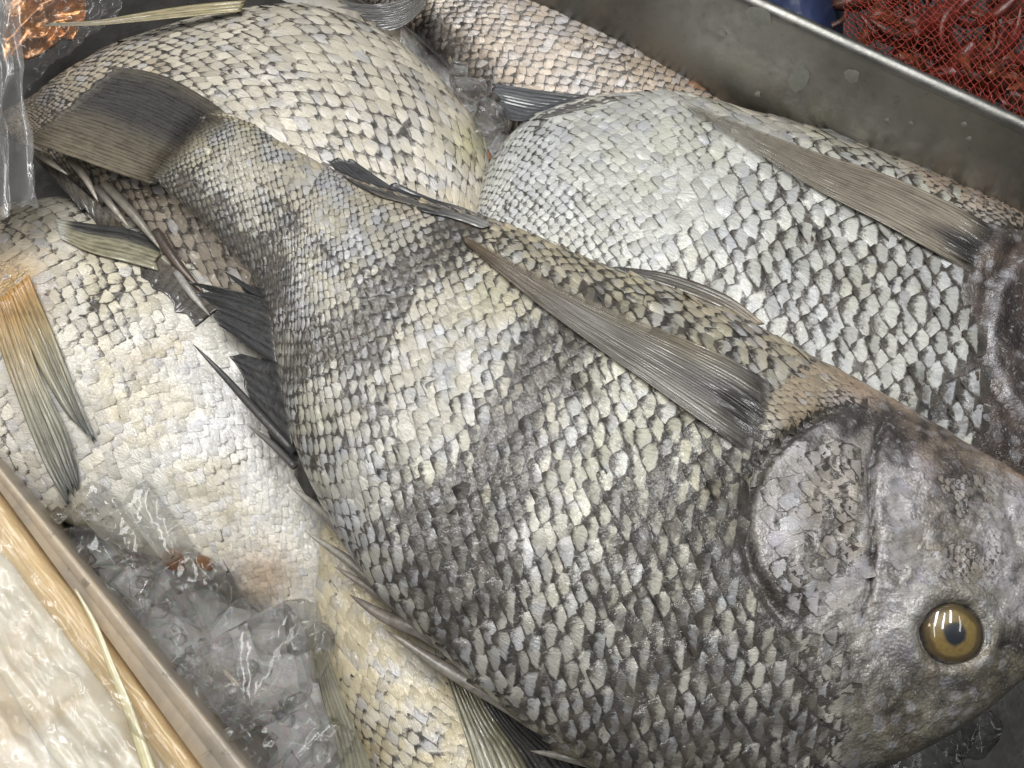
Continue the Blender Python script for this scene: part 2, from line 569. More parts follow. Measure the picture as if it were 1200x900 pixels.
class Fish:
    def __init__(s, name, label, st, z, Hl, seed, group='whole fish piled in the tray'):
        st = np.asarray(st, float)
        s.seed = seed
        K = 420
        T = catmull(st, K)
        zz = np.asarray(z, float)
        if zz.ndim == 0:
            zz = np.full(len(st), float(z))
        zt = np.interp(np.linspace(0, 1, K), np.linspace(0, 1, len(st)), zz)
        Vw = unproj(T[:, 0:2], zt); Dw = unproj(T[:, 2:4], zt)
        mid = (Vw + Dw) / 2
        L = np.concatenate([[0], np.cumsum(np.linalg.norm(np.diff(mid, axis=0), axis=1))])
        s.len = L[-1]
        g = np.linspace(0, s.len, 500)
        s.V = np.stack([np.interp(g, L, Vw[:, k]) for k in range(3)], -1)
        s.D = np.stack([np.interp(g, L, Dw[:, k]) for k in range(3)], -1)
        s.H = np.interp(g, L, np.maximum(T[:, 4], 0.3)) / 1000
        s.Hl = Hl
        half = np.linalg.norm(s.D - s.V, axis=1) / 2
        s.half = half
        # arc-length table of the cross section
        rt = float(np.mean(s.H / np.maximum(half, 1e-4)))
        ph = np.linspace(0, math.pi, ALUT_N)
        x = -np.cos(ph); y = rt * np.sin(ph) ** 0.85
        al = np.concatenate([[0], np.cumsum(np.hypot(np.diff(x), np.diff(y)))])
        s.alen = al[-1] * half
        s.lut = (al / al[-1], ph)
        s.disp = None
        s.pig = None
        c = (s.V.mean(0) + s.D.mean(0)) / 2
        s.root = thing(name, label, 'fish', [float(c[0]), float(c[1]), float(c[2] - Hl)], group)

    def base(s, S, A):
        S = np.clip(S, 0, 1); A = np.clip(A, 0.0, 1.0)
        x = S * 499
        i = np.minimum(x.astype(int), 498); f = (x - i)[..., None]
        V = s.V[i] * (1 - f) + s.V[i + 1] * f
        D = s.D[i] * (1 - f) + s.D[i + 1] * f
        H = s.H[i] * (1 - f[..., 0]) + s.H[i + 1] * f[..., 0]
        ph = np.interp(A, *s.lut)
        P = (V + D) / 2 + (D - V) / 2 * (-np.cos(ph))[..., None]
        P = P.copy()
        P[..., 2] += H * np.sin(ph) ** 0.85
        return P

    def surf(s, S, A):
        P = s.base(S, A)
        if s.disp is not None:
            P[..., 2] += s.disp(proj(P), S, A)
        return P

    def surfn(s, S, A):
        P = s.surf(S, A)
        e = 0.004
        A1 = np.clip(A, 0.012, 0.988)
        du = s.base(np.clip(S + e, 0, 1), A1) - s.base(np.clip(S - e, 0, 1), A1)
        dv = s.base(S, A1 + e) - s.base(S, A1 - e)
        n = np.cross(du, dv)
        n /= np.linalg.norm(n, axis=-1, keepdims=True) + 1e-12
        n *= np.sign(n[..., 2:3] + 1e-9)
        return P, n

    def body(s, ns=220, na=100, nl=16):
        S = np.linspace(0, 1, ns)[:, None]
        Au = np.linspace(0, 1, na)[None, :]
        SS, AA = np.broadcast_arrays(S, Au)
        up = s.surf(SS, AA)
        ph = np.linspace(math.pi, 2 * math.pi, nl + 2)[1:-1][None, :]
        x = SS[:, :1] * 499
        i = np.minimum(x.astype(int), 498)
        V = s.V[i]; D = s.D[i]
        hl = np.minimum(s.Hl, s.H[i] * 1.0)
        lo = (V + D) / 2 + (D - V) / 2 * (-np.cos(ph))[..., None]
        lo = lo.copy(); lo[..., 2] += hl * np.sin(ph)
        P = np.concatenate([up, lo], 1)
        nv = P.shape[1]
        v = P.reshape(-1, 3)
        f = grid_faces(ns, nv, True).tolist()
        f.append(list(range(nv))[::-1])
        f.append(list(range((ns - 1) * nv, ns * nv)))
        px = proj(P)
        A2 = np.concatenate([AA, np.where(ph < 1.5 * math.pi, 1.0, 0.0) * np.ones_like(SS[:, :1])], 1)
        S2 = np.broadcast_to(S, A2.shape)
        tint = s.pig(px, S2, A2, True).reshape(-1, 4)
        s.bvh = BVHTree.FromPolygons([Vector(q) for q in v], f)
        s.obj = mesh_obj('body', v, f, M_SKIN, s.root, attrs={'tint': ('FLOAT_COLOR', tint)})
        return s

    def scales(s, N, ratio, mask, s0=0.02, s1=0.985, wid=1.22, lenm=3.0, lift=0.0011, single=True, drop=0.02, others=(), maxn=300, jit=0.035, seed=0, skinpig=False, tintover=None, melk=1.0):
        r = np.random.default_rng(s.seed * 31 + seed)
        cols = []
        x = s0
        k = 0
        while x < s1:
            i = int(x * 499)
            pitch = s.alen[i] / N
            cols.append((x, pitch, k))
            x += max(pitch * ratio, 0.0012) / s.len
            k += 1
        C = np.array([c[0] for c in cols]); PT = np.array([c[1] for c in cols])
        off = np.array([(c[2] % 2) * 0.5 for c in cols])
        S0 = []; A0 = []; LN = []; WD = []
        for c in range(len(cols)):
            a = (np.arange(N) + 0.25 + off[c]) / N
            a = a[(a > 0.015) & (a < 0.985)]
            S0.append(np.full(len(a), C[c])); A0.append(a)
            LN.append(np.full(len(a), PT[c] * ratio * lenm / s.len)); WD.append(np.full(len(a), wid / N))
        S0 = np.concatenate(S0); A0 = np.concatenate(A0); LN = np.concatenate(LN); WD = np.concatenate(WD)
        n = len(S0)
        # gentle lattice warp + jitter
        q = s.base(S0, A0)
        wx = (fbm(q[:, 0] * 16, q[:, 1] * 16, s.seed + 3, 2) - 0.5)
        wy = (fbm(q[:, 0] * 16, q[:, 1] * 16, s.seed + 9, 2) - 0.5)
        S0 = S0 + LN * (0.5 * wx + r.normal(0, jit, n)); A0 = A0 + WD * (0.9 * wy + r.normal(0, jit, n))
        pc = proj(s.base(S0, A0))
        keep = (mask(pc, S0, A0) > r.random(n)) & (r.random(n) > drop) & (A0 > 0.01) & (A0 < 0.99)
        S0, A0, LN, WD, pc = S0[keep], A0[keep], LN[keep], WD[keep], pc[keep]
        n = len(S0)
        us = np.array([0.0, 0.40, 0.62, 0.84, 1.0])
        wu = np.array([0.80, 1.04, 0.80, 0.42, 0.11])
        vs = np.linspace(-1, 1, 5)
        sz = r.normal(1.0, 0.07, (n, 1, 1))
        U = us[None, :, None] + np.zeros((n, 5, 5))
        Vv = vs[None, None, :] + np.zeros((n, 5, 5))
        ru = U * sz + r.normal(0, 0.025, (n, 5, 5)) * (U > 0.5)
        wv = Vv * wu[None, :, None] * sz + r.normal(0, 0.035, (n, 5, 5)) * (np.abs(Vv) > 0.6)
        # rounded end: outer columns pulled back
        ru = ru + 0.0
        rot = r.normal(0, 0.06, (n, 1, 1))
        SS = S0[:, None, None] + (ru - 0.62 + rot * wv * 0.6) * LN[:, None, None]
        AA = A0[:, None, None] + (wv * 0.5 + rot * (ru - 0.6) * 0.5) * WD[:, None, None]
        SS = np.clip(SS, 0, 1); AA = np.clip(AA, 0.0, 1.0)
        P, Nn = s.surfn(SS, AA)
        lf = lift * np.maximum(0.45, np.minimum(1.3, (s.alen[(np.clip(S0, 0, 1) * 499).astype(int)] / N) / 0.013))[:, None, None]
        lf = lf * np.exp(r.normal(0, 0.38, (n, 1, 1)))
        tw = r.normal(0, 0.42, (n, 1, 1))
        hh = lf * (-0.25 + 1.25 * U ** 1.3 - 0.35 * Vv ** 2 + tw * Vv * U) + 0.0002
        P = P + Nn * hh[..., None]
        rnd = r.random(n)
        px = proj(P)
        tint = s.pig(px, SS, AA, skinpig)
        tint[..., 3] *= melk
        if tintover is not None:
            tint = tint * 0 + np.array(tintover)
        rb = (0.80 + 0.32 * r.random(n))[:, None, None]
        tint[..., :3] *= rb[..., None]
        tint[..., 3] = np.clip(tint[..., 3] + r.normal(0, 0.07, n)[:, None, None], 0, 1)
        suv = np.stack([U, Vv, rnd[:, None, None] + np.zeros_like(U)], -1)
        fb = grid_faces(5, 5)
        # which ones show, and how large
        pcn = px[:, 3, 2]
        inside = (pcn[:, 0] > -5) & (pcn[:, 0] < 1205) & (pcn[:, 1] > -5) & (pcn[:, 1] < 905)
        vis = np.zeros(n)
        if single and maxn:
            e1 = px[:, 4, 2] - px[:, 1, 2]; e2 = px[:, 2, 4] - px[:, 2, 0]
            ar = np.abs(e1[:, 0] * e2[:, 1] - e1[:, 1] * e2[:, 0])
            co = Vector(CAM)
            for k in np.nonzero(inside)[0]:
                t = Vector(P[k, 3, 2]); dr = t - co; L = dr.length; dr.normalize()
                if all(b.bvh.ray_cast(co, dr, L - 0.002)[0] is None for b in others):
                    vis[k] = ar[k]
        order = np.argsort(-vis)
        pick = [k for k in order[:maxn] if vis[k] > 20]
        sel = np.zeros(n, bool); sel[pick] = True
        fl = fb.tolist()
        for k in pick:
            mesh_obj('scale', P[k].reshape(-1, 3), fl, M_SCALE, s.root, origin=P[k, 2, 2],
                     attrs={'tint': ('FLOAT_COLOR', tint[k].reshape(-1, 4)), 'suv': ('FLOAT_VECTOR', suv[k].reshape(-1, 3))})
        rest = np.nonzero(~sel)[0]
        if len(rest):
            v = P[rest].reshape(-1, 3)
            f = (fb[None] + (np.arange(len(rest)) * 25)[:, None, None]).reshape(-1, 4)
            o = mesh_obj('small_scales', v, f, M_SCALE, s.root,
                         attrs={'tint': ('FLOAT_COLOR', tint[rest].reshape(-1, 4)), 'suv': ('FLOAT_VECTOR', suv[rest].reshape(-1, 3))})
            o['kind'] = 'stuff'


def fin(name, fish, Lp, Rp, nr, colfn, bvhs=(), z=0.0, zt=None, lift=0.0012, amp=0.0008, nu=36, thick=0.0006, parent=None, tipjag=0.05, seed=1, blur=6, root_in=0.0, fade=0.0, fadel=0.09):
    nv = nr * 4 + 1
    Lc = catmull(Lp, nu); Rc = catmull(Rp, nu)
    u = np.linspace(0, 1, nu)[:, None]; v = np.linspace(0, 1, nv)[None, :]
    r = np.random.default_rng(seed)
    # ragged tips: each ray its own length
    rl = 1 - tipjag * r.random(nr + 1)
    ul = u * np.interp(v[0] * nr, np.arange(nr + 1), rl)[None, :]
    idx = ul * (nu - 1)
    i = np.minimum(idx.astype(int), nu - 2); f = (idx - i)[..., None]
    L = Lc[i] * (1 - f) + Lc[i + 1] * f
    R = Rc[i] * (1 - f) + Rc[i + 1] * f
    P = L * (1 - v[..., None]) + R * v[..., None]
    d = rays(P)
    zp = z if zt is None else z + (zt - z) * u
    t = (zp - CAM[2]) / d[..., 2] * np.ones_like(v)
    if bvhs:
        co = Vector(CAM)
        th = np.full(t.shape, 9.0)
        for a in range(nu):
            for b in range(nv):
                dr = Vector(d[a, b])
                for o in bvhs:
                    h = o.ray_cast(co, dr)
                    if h[0] is not None and h[3] < th[a, b]:
                        th[a, b] = h[3]
        th -= lift
        t = np.minimum(t, th)
        for k in range(blur):
            p = np.pad(t, 1, mode='edge')
            sm = (p[:-2, 1:-1] + p[2:, 1:-1] + p[1:-1, :-2] + p[1:-1, 2:] + t) / 5
            t = np.minimum(sm, th + lift * 0.5)
    vw = v + (fbm(v * nr * 0.45 + seed, u * 1.3 + seed, seed) - 0.5) * 1.1 / nr
    ridge = np.abs(np.sin(math.pi * vw * nr)) ** 0.7 * (0.5 + fbm(v * nr * 0.8, u * 2, seed + 4))
    t = t + root_in * lift * sstep(0.14, 0.0, u + 0.22 * (fbm(v * nr * 0.5, u * 6, seed + 2) - 0.5))
    t = t - amp * ridge * (0.4 + 0.6 * (1 - u))
    X = CAM + d * t[..., None]
    Y = CAM + d * (t + thick)[..., None]
    tint = colfn(u + 0 * v, v + 0 * u, P)
    tint = tint.copy(); tint[..., 3] *= 1 - fade * sstep(fadel * (1 + 0.9 * (fbm(v * 9, v * 0, seed) - 0.5)), 0.0, u)
    suv = np.stack([u + 0 * v, (vw + 0 * u) * nr, np.full(t.shape, seed * 1.37)], -1)
    g = grid_faces(nu, nv)
    n = nu * nv
    bd = list(range(nv)) + [k * nv + nv - 1 for k in range(1, nu)] + [(nu - 1) * nv + k for k in range(nv - 2, -1, -1)] + [k * nv for k in range(nu - 2, 0, -1)]
    side = [[bd[k], bd[(k + 1) % len(bd)], bd[(k + 1) % len(bd)] + n, bd[k] + n] for k in range(len(bd))]
    faces = np.concatenate([g, g[:, ::-1] + n, np.array(side)[:, ::-1]])
    par = parent or fish.root
    vv = np.concatenate([X.reshape(-1, 3), Y.reshape(-1, 3)])
    org = vv[: nv].mean(0) if par is not fish.root else np.array(fish.root['_o'])
    fo = mesh_obj(name, vv, faces, M_FIN, par,
                    attrs={'tint': ('FLOAT_COLOR', np.tile(tint.reshape(-1, 4), (2, 1))), 'suv': ('FLOAT_VECTOR', np.tile(suv.reshape(-1, 3), (2, 1)))})
    fo['_o'] = list(fish.root['_o'])
    return fo


def ramp(cols):
    """colour along the fin: list of (u, r,g,b,a)"""
    c = np.array(cols, float)

    def fn(u, v, P):
        return np.stack([np.interp(u, c[:, 0], c[:, k]) for k in range(1, 5)], -1)
    return fn


def spine(fish, pts, zs, wpx, c0, c1, name='spine', flat=0.6, parent=None):
    """tapered spine through pixel points base -> tip"""
    P = catmull(np.column_stack([pts, zs]), 14)
    X = unproj(P[:, :2], P[:, 2])
    tdir = np.gradient(X, axis=0); tdir /= np.linalg.norm(tdir, axis=1, keepdims=True)
    up = np.array([0, 0, 1.0])
    sd = np.cross(tdir, up); sd /= np.linalg.norm(sd, axis=1, keepdims=True)
    nn = np.cross(sd, tdir)
    u = np.linspace(0, 1, 14)
    wr = wpx * 0.00047 / 2 * np.clip((1 - u) ** 0.55 * (0.75 + 0.4 * np.sin(u * 2.6)), 0.04, None)
    k = 10
    an = np.linspace(0, 2 * math.pi, k, endpoint=False)
    V = X[:, None] + sd[:, None] * (np.cos(an)[None, :, None] * wr[:, None, None]) + nn[:, None] * (np.sin(an)[None, :, None] * wr[:, None, None] * flat)
    f = grid_faces(14, k, True).tolist() + [list(range(k))[::-1], list(range(13 * k, 14 * k))]
    t = (u ** 1.5)[:, None, None] * (np.array(c1) - np.array(c0)) + np.array(c0) + np.zeros((14, k, 1))
    tint = np.concatenate([t, np.ones((14, k, 1))], -1)
    return mesh_obj(name, V.reshape(-1, 3), f, M_SPINE, parent or fish.root, attrs={'tint': ('FLOAT_COLOR', tint.reshape(-1, 4))})


def lump(name, parent, c, r, mat, seed=0, squash=(1, 1, 1), nseg=20, rough=0.25, attrs=None, rotz=0.0):
    th = np.linspace(0, math.pi, nseg)[:, None]; ph = np.linspace(0, 2 * math.pi, nseg * 2, endpoint=False)[None, :]
    d = np.stack([np.sin(th) * np.cos(ph), np.sin(th) * np.sin(ph), np.cos(th) + 0 * ph], -1)
    n = 1 + rough * (fbm(d[..., 0] * 2 + 5 + seed, d[..., 1] * 2 + d[..., 2] * 1.7 + 9, seed) - 0.5) * 2
    q = d * n[..., None] * r * np.array(squash)
    cz, sz = math.cos(rotz), math.sin(rotz)
    q = np.stack([q[..., 0] * cz - q[..., 1] * sz, q[..., 0] * sz + q[..., 1] * cz, q[..., 2]], -1)
    V = np.asarray(c) + q
    return mesh_obj(name, V.reshape(-1, 3), grid_faces(nseg, nseg * 2, True), mat, parent, origin=None if parent is not None else np.asarray(c))


def pack(c, m):
    return np.concatenate([c, np.clip(m, 0, 1)[..., None]], -1)


def lerpc(c, col2, f):
    return c + (np.array(col2) - c) * f[..., None]


def flat(p, c):
    return np.zeros(p.shape[:-1] + (3,)) + np.array(c)


# ---- A: the large fish on top
ST_A = [
    (1292, 688, 1288, 705, 8), (1268, 628, 1245, 752, 20), (1205, 572, 1192, 800, 30), (1130, 525, 1118, 858, 38),
    (1050, 478, 1010, 912, 44), (960, 430, 900, 950, 47), (870, 382, 790, 950, 48), (780, 343, 700, 905, 47),
    (700, 315, 610, 845, 45), (630, 284, 520, 768, 42), (570, 260, 440, 692, 38), (510, 244, 385, 605, 33),
    (455, 228, 346, 522, 28), (410, 212, 328, 432, 24), (370, 192, 316, 362, 20), (328, 168, 285, 310, 16),
    (290, 145, 236, 258, 13), (262, 136, 200, 226, 8), (240, 132, 178, 206, 0.4)]
fA = Fish('black_drum_fish', 'largest fish, lying on top of the pile, golden eye and open pectoral fin showing', ST_A, 0.045, 0.018, 1)
OPER = [(1010, 476), (965, 488), (925, 515), (895, 548), (880, 580), (875, 620), (885, 665), (905, 702), (930, 738)]
PREOP = [(1042, 486), (1031, 508), (1021, 545), (1020, 590), (1024, 640), (1020, 690), (1010, 722)]
EYE = (1112, 742)


def disp_A(p, S, A):
    d, sd, t = polydist(p, OPER)
    w = sstep(0, 0.12, t) * sstep(1, 0.86, t)
    sg = -sd * d            # + on the head side
    # figure out the sign once: head is to the right
    z = w * 0.0042 * sstep(-2, 9, sg * SGN_O) * np.exp(-np.maximum(sg * SGN_O, 0) / 130)
    z -= w * 0.0045 * np.exp(-((sg * SGN_O + 4) / 6) ** 2)
    d2, sd2, t2 = polydist(p, PREOP)
    w2 = sstep(0, 0.12, t2) * sstep(1, 0.8, t2)
    s2 = -sd2 * d2 * SGN_P
    z -= w2 * 0.0050 * np.exp(-(d2 / 4.0) ** 2)
    z += w2 * 0.0022 * sstep(-1, 6, s2) * np.exp(-np.maximum(s2, 0) / 60)
    re = np.hypot(p[..., 0] - EYE[0], p[..., 1] - EYE[1])
    z += 0.0036 * np.exp(-((re - 50) / 12) ** 2) - 0.0055 * sstep(40, 30, re)
    z -= 0.0028 * np.exp(-(np.hypot((p[..., 0] - 1177) / 1.5, p[..., 1] - 757) / 3.5) ** 2)
    z -= 0.0022 * np.exp(-(polydist(p, [(1212, 660), (1192, 632), (1180, 600), (1176, 580)])[0] / 4) ** 2)
    z += 0.0040 * blob(p, 915, 498, 32)
    hd = sstep(860, 980, p[..., 0])
    z += hd * (0.0030 * (fbm(p[..., 0] / 46, p[..., 1] / 46, 5) - 0.5) + 0.0034 * (fbm(p[..., 0] / 13, p[..., 1] / 16, 15, 3) - 0.5) + 0.0022 * band(p, [(1055, 520), (1045, 600), (1050, 690)], 26) * (fbm(p[..., 0] / 30, p[..., 1] / 5, 19, 2) - 0.5))
    z += (1 - hd) * 0.0030 * (fbm(p[..., 0] / 60, p[..., 1] / 60, 8) - 0.5)
    # soft hollows along the flank
    z -= 0.0015 * band(p, [(700, 360), (640, 470), (570, 660)], 40)
    return z * sstep(0.0, 0.06, A) * sstep(1.0, 0.94, A)


def _sgn(poly, pt):
    d, s_, t = polydist(np.array(pt, float), poly)
    return float(-s_)


SGN_O = _sgn(OPER, (960, 620))
SGN_P = _sgn(PREOP, (1080, 600))


def pig_A(p, S, A, skin):
    n = fbm(p[..., 0] / 70, p[..., 1] / 70, 21)
    n2 = fbm(p[..., 0] / 26, p[..., 1] / 26, 33)
    c = flat(p, (0.55, 0.52, 0.43))
    c = lerpc(c, (0.64, 0.52, 0.33), sstep(0.20, 0.02, A) * 0.85)
    c = lerpc(c, (0.60, 0.57, 0.38), sstep(0.5, 0.75, n) * 0.55)
    c = lerpc(c, (0.50, 0.54, 0.62), sstep(0.50, 0.70, n2) * 0.6)
    c = lerpc(c, (0.46, 0.48, 0.50), 0.35 * sstep(0.45, 0.8, A))
    c = lerpc(c, (0.70, 0.69, 0.58), band(p, [(715, 440), (740, 520), (720, 610)], 60))
    m = np.full(p.shape[:-1], 0.39) + 0.12 * sstep(600, 760, p[..., 0])
    m += 0.70 * band(p, [(180, 205), (250, 265), (310, 345)], 38)
    m += 0.40 * band(p, [(345, 235), (310, 320)], 26)
    m += 0.78 * band(p, [(545, 270), (480, 320), (420, 390), (360, 420)], 34)
    m += 0.80 * band(p, [(672, 385), (625, 450), (590, 540), (540, 690)], 46)
    m += 0.32 * band(p, [(450, 480), (470, 620)], 40)
    m += 0.45 * blob(p, 530, 640, 85)
    m += 0.25 * blob(p, 830, 660, 90)
    m += 0.34 * sstep(600, 860, p[..., 1] + 0.15 * (p[..., 0] - 700))
    m += 0.25 * band(p, [(720, 600), (800, 600), (870, 620)], 40)
    m += 0.04 * band(p, [(620, 300), (760, 390), (840, 420)], 26)
    m -= 0.20 * band(p, [(590, 330), (520, 430), (440, 560)], 34)
    m -= 0.10 * band(p, [(430, 260), (400, 330)], 22)
    m -= 0.18 * sstep(0.13, 0.02, A)
    m += 0.75 * (n - 0.5) + 0.8 * (n2 - 0.5)
    m += 0.35 * np.exp(-(polydist(p, [(300, 212), (400, 310), (450, 385), (520, 470), (570, 525), (640, 590), (740, 640), (850, 690)])[0] / 4) ** 2)
    m = np.maximum(m, 0.21 + 0.12 * (n2 - 0.5))
    if skin:
        m = m + 0.25
        head = np.maximum(sstep(-6, 8, -polydist(p, OPER)[1] * polydist(p, OPER)[0] * SGN_O) * (p[..., 0] > 872), sstep(950, 1010, p[..., 0]))
        breast = sstep(880, 930, p[..., 0]) * (1 - head) * sstep(610, 550, p[..., 1])
        cb = flat(p, (0.52, 0.43, 0.31))
        mb = 0.12 + 0.9 * np.exp(-(polydist(p, OPER)[0] / 6) ** 2) + 0.8 * band(p, [(888, 465), (884, 500), (884, 540)], 16) + 0.5 * (n2 - 0.5) + 0.5 * band(p, [(985, 478), (930, 505), (885, 550), (876, 620)], 14) + 0.0 * S
        ch = flat(p, (0.42, 0.395, 0.375))
        ch = lerpc(ch, (0.60, 0.57, 0.60), sstep(0.45, 0.65, n2) * 0.9)
        ch = lerpc(ch, (0.62, 0.60, 0.62), 0.7 * blob(p, 1050, 610, 45) + 0.5 * blob(p, 950, 590, 45))
        ch = lerpc(ch, (0.56, 0.36, 0.20), sstep(0.24, 0.03, A) * 0.95)
        ch = lerpc(ch, (0.42, 0.30, 0.27), 0.7 * band(p, [(1060, 500), (1120, 545)], 26))
        ch = lerpc(ch, (0.52, 0.52, 0.50), 0.8 * np.exp(-((np.hypot(p[..., 0] - EYE[0], p[..., 1] - EYE[1]) - 50) / 14) ** 2))
        ch = lerpc(ch, (0.22, 0.22, 0.34), 0.8 * band(p, [(1060, 765), (1090, 795), (1130, 800)], 14))
        ch = lerpc(ch, (0.33, 0.30, 0.17), 0.8 * band(p, [(1165, 790), (1195, 765)], 22))
        ch = lerpc(ch, (0.22, 0.205, 0.15), sstep(700, 830, p[..., 1]) * 0.85)
        ch = lerpc(ch, (0.34, 0.29, 0.20), 0.5 * sstep(0.5, 0.7, n))
        mh = 0.36 + 1.3 * (n - 0.5) + 0.9 * (n2 - 0.5)
        mh += 0.22 * band(p, [(1030, 490), (960, 500), (910, 540), (885, 600)], 22) - 0.06
        mh += 0.25 * band(p, [(1040, 495), (1090, 520)], 30)
        mh += 0.20 * blob(p, 920, 690, 50) + 0.22 * blob(p, 960, 740, 70)
        mh -= 0.18 * blob(p, 1050, 620, 50) + 0.12 * blob(p, 1000, 600, 40)
        mh -= 0.5 * np.exp(-((np.hypot(p[..., 0] - EYE[0], p[..., 1] - EYE[1]) - 48) / 12) ** 2)
        mh += 1.2 * np.exp(-(polydist(p, PREOP)[0] / 3.5) ** 2) + 0.6 * np.exp(-(polydist(p, OPER)[0] / 5) ** 2)
        mh -= 0.2 * sstep(0.2, 0.03, A)
        mh += 0.8 * np.exp(-(np.hypot((p[..., 0] - 1177) / 1.5, p[..., 1] - 757) / 4.5) ** 2)
        c = c * (1 - breast[..., None]) + cb * breast[..., None]
        m = m * (1 - breast) + mb * breast
        c = c * (1 - head[..., None]) + ch * head[..., None]
        m = m * (1 - head) + mh * head
    return pack(np.clip(c, 0, 1), m)


fA.disp = disp_A
fA.pig = pig_A
fA.body(420, 230)

# ---- C: fish at the far side, beside the tray wall
ST_C = [
    (1385, 430, 1380, 445, 8), (1335, 335, 1320, 520, 22), (1265, 272, 1240, 590, 32), (1192, 240, 1150, 640, 38),
    (1110, 210, 1060, 650, 42), (1030, 184, 970, 640, 43), (950, 158, 890, 610, 43), (870, 135, 810, 570, 42),
    (800, 117, 740, 530, 40), (735, 115, 685, 490, 38), (670, 126, 640, 455, 35), (615, 149, 600, 425, 30),
    (580, 186, 565, 400, 25), (566, 222, 538, 380, 19), (560, 262, 512, 368, 14), (550, 290, 488, 362, 9)]
fC = Fish('black_drum_fish', 'pale grey fish with large diamond scales beside the steel tray wall', ST_C, -0.008, 0.030, 2)
OPER_C = [(1215, 280), (1185, 305), (1163, 340), (1154, 385), (1158, 430), (1178, 470), (1205, 500)]
SGN_C = _sgn(OPER_C, (1195, 400))


def disp_C(p, S, A):
    d, sd, t = polydist(p, OPER_C)
    sg = -sd * d * SGN_C
    z = 0.0032 * sstep(-2, 12, sg) * np.exp(-np.maximum(sg, 0) / 22) - 0.0012 * sstep(14, 40, sg) * (p[..., 0] > 1150)
    z -= 0.002 * np.exp(-((sg + 6) / 7) ** 2)
    z += 0.004 * blob(p, 1165, 285, 30)
    z += 0.004 * (fbm(p[..., 0] / 55, p[..., 1] / 55, 48) - 0.5)
    hd = sstep(1090, 1150, p[..., 0])
    z += hd * 0.005 * (fbm(p[..., 0] / 15, p[..., 1] / 25, 45) - 0.5)
    return z * sstep(0.0, 0.06, A)


def pig_C(p, S, A, skin):
    n = fbm(p[..., 0] / 80, p[..., 1] / 80, 51); n2 = fbm(p[..., 0] / 30, p[..., 1] / 30, 53)
    c = flat(p, (0.68, 0.69, 0.65))
    c = lerpc(c, (0.60, 0.53, 0.42), sstep(0.20, 0.05, A) * 0.8 * sstep(760, 900, p[..., 0]))
    c = lerpc(c, (0.66, 0.67, 0.50), sstep(0.5, 0.7, n2) * 0.35)
    c = lerpc(c, (0.60, 0.64, 0.74), sstep(0.55, 0.75, n) * 0.4)
    m = 0.24 + 0.36 * sstep(760, 1000, p[..., 0] + 0.9 * (p[..., 1] - 260)) + 0.35 * (n - 0.5) + 0.4 * (n2 - 0.5)
    m += 0.25 * band(p, [(590, 240), (700, 330), (800, 390)], 45)
    m -= 0.25 * sstep(0.16, 0.05, A)
    m = np.maximum(m, 0.17)
    if skin:
        m = m + 0.15
        hd = sstep(1100, 1150, p[..., 0]) * sstep(235, 290, p[..., 1])
        c = lerpc(c, (0.135, 0.102, 0.086), hd)
        d, sd, t = polydist(p, OPER_C)
        sg = -sd * d * SGN_C
        c = lerpc(c, (0.40, 0.39, 0.43), np.exp(-((sg - 6) / 7) ** 2) * (0.25 + 0.7 * sstep(0.4, 0.6, n2)))
        c = lerpc(c, (0.50, 0.33, 0.18), band(p, [(1082, 275), (1100, 320), (1118, 370)], 8))
        c = lerpc(c, (0.57, 0.46, 0.36), sstep(0.26, 0.14, A) * sstep(1030, 1100, p[..., 0]))
        m = m * (1 - hd) + hd * (0.62 + 1.3 * (n2 - 0.5) - 0.4 * np.exp(-((sg - 7) / 8) ** 2))
        m = m - 0.45 * sstep(0.26, 0.14, A) * (p[..., 1] < 275)
    return pack(np.clip(c, 0, 1), m)


fC.disp = disp_C
fC.pig = pig_C
fC.body(240, 130)

# ---- B: fish under the big tail
ST_B = [
    (730, 545, 722, 560, 6), (680, 430, 600, 590, 18), (610, 325, 480, 560, 28), (584, 245, 400, 510, 33),
    (566, 165, 345, 460, 36), (512, 92, 295, 415, 38), (445, 42, 250, 368, 38), (372, 17, 208, 330, 36),
    (302, 16, 168, 292, 33), (232, 28, 132, 256, 29), (155, 53, 98, 222, 24), (95, 82, 66, 196, 19), (42, 118, 34, 172, 14), (5, 135, 2, 158, 9)]
fB = Fish('black_drum_fish', 'cream fish under the dark tail fin of the largest fish', ST_B, -0.012, 0.03, 3)


def disp_B(p, S, A):
    return 0.005 * (fbm(p[..., 0] / 70, p[..., 1] / 70, 61) - 0.5) * sstep(0, 0.05, A)


def pig_B(p, S, A, skin):
    n = fbm(p[..., 0] / 90, p[..., 1] / 90, 71); n2 = fbm(p[..., 0] / 30, p[..., 1] / 30, 73)
    c = flat(p, (0.70, 0.655, 0.55))
    c = lerpc(c, (0.66, 0.55, 0.37), sstep(0.5, 0.75, n) * 0.6)
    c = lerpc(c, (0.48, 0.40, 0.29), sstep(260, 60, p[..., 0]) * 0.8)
    c = lerpc(c, (0.72, 0.70, 0.70), sstep(0.55, 0.75, n2) * 0.5)
    c = lerpc(c, (0.66, 0.62, 0.30), blob(p, 555, 170, 28) * 0.7)
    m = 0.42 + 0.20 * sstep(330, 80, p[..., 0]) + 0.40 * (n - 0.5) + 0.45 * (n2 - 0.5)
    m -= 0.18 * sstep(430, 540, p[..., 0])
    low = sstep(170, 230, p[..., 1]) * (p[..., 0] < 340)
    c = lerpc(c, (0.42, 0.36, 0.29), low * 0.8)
    if skin:
        m = m + 0.10
    return pack(np.clip(c, 0, 1), m)


fB.disp = disp_B
fB.pig = pig_B
fB.body(220, 110)

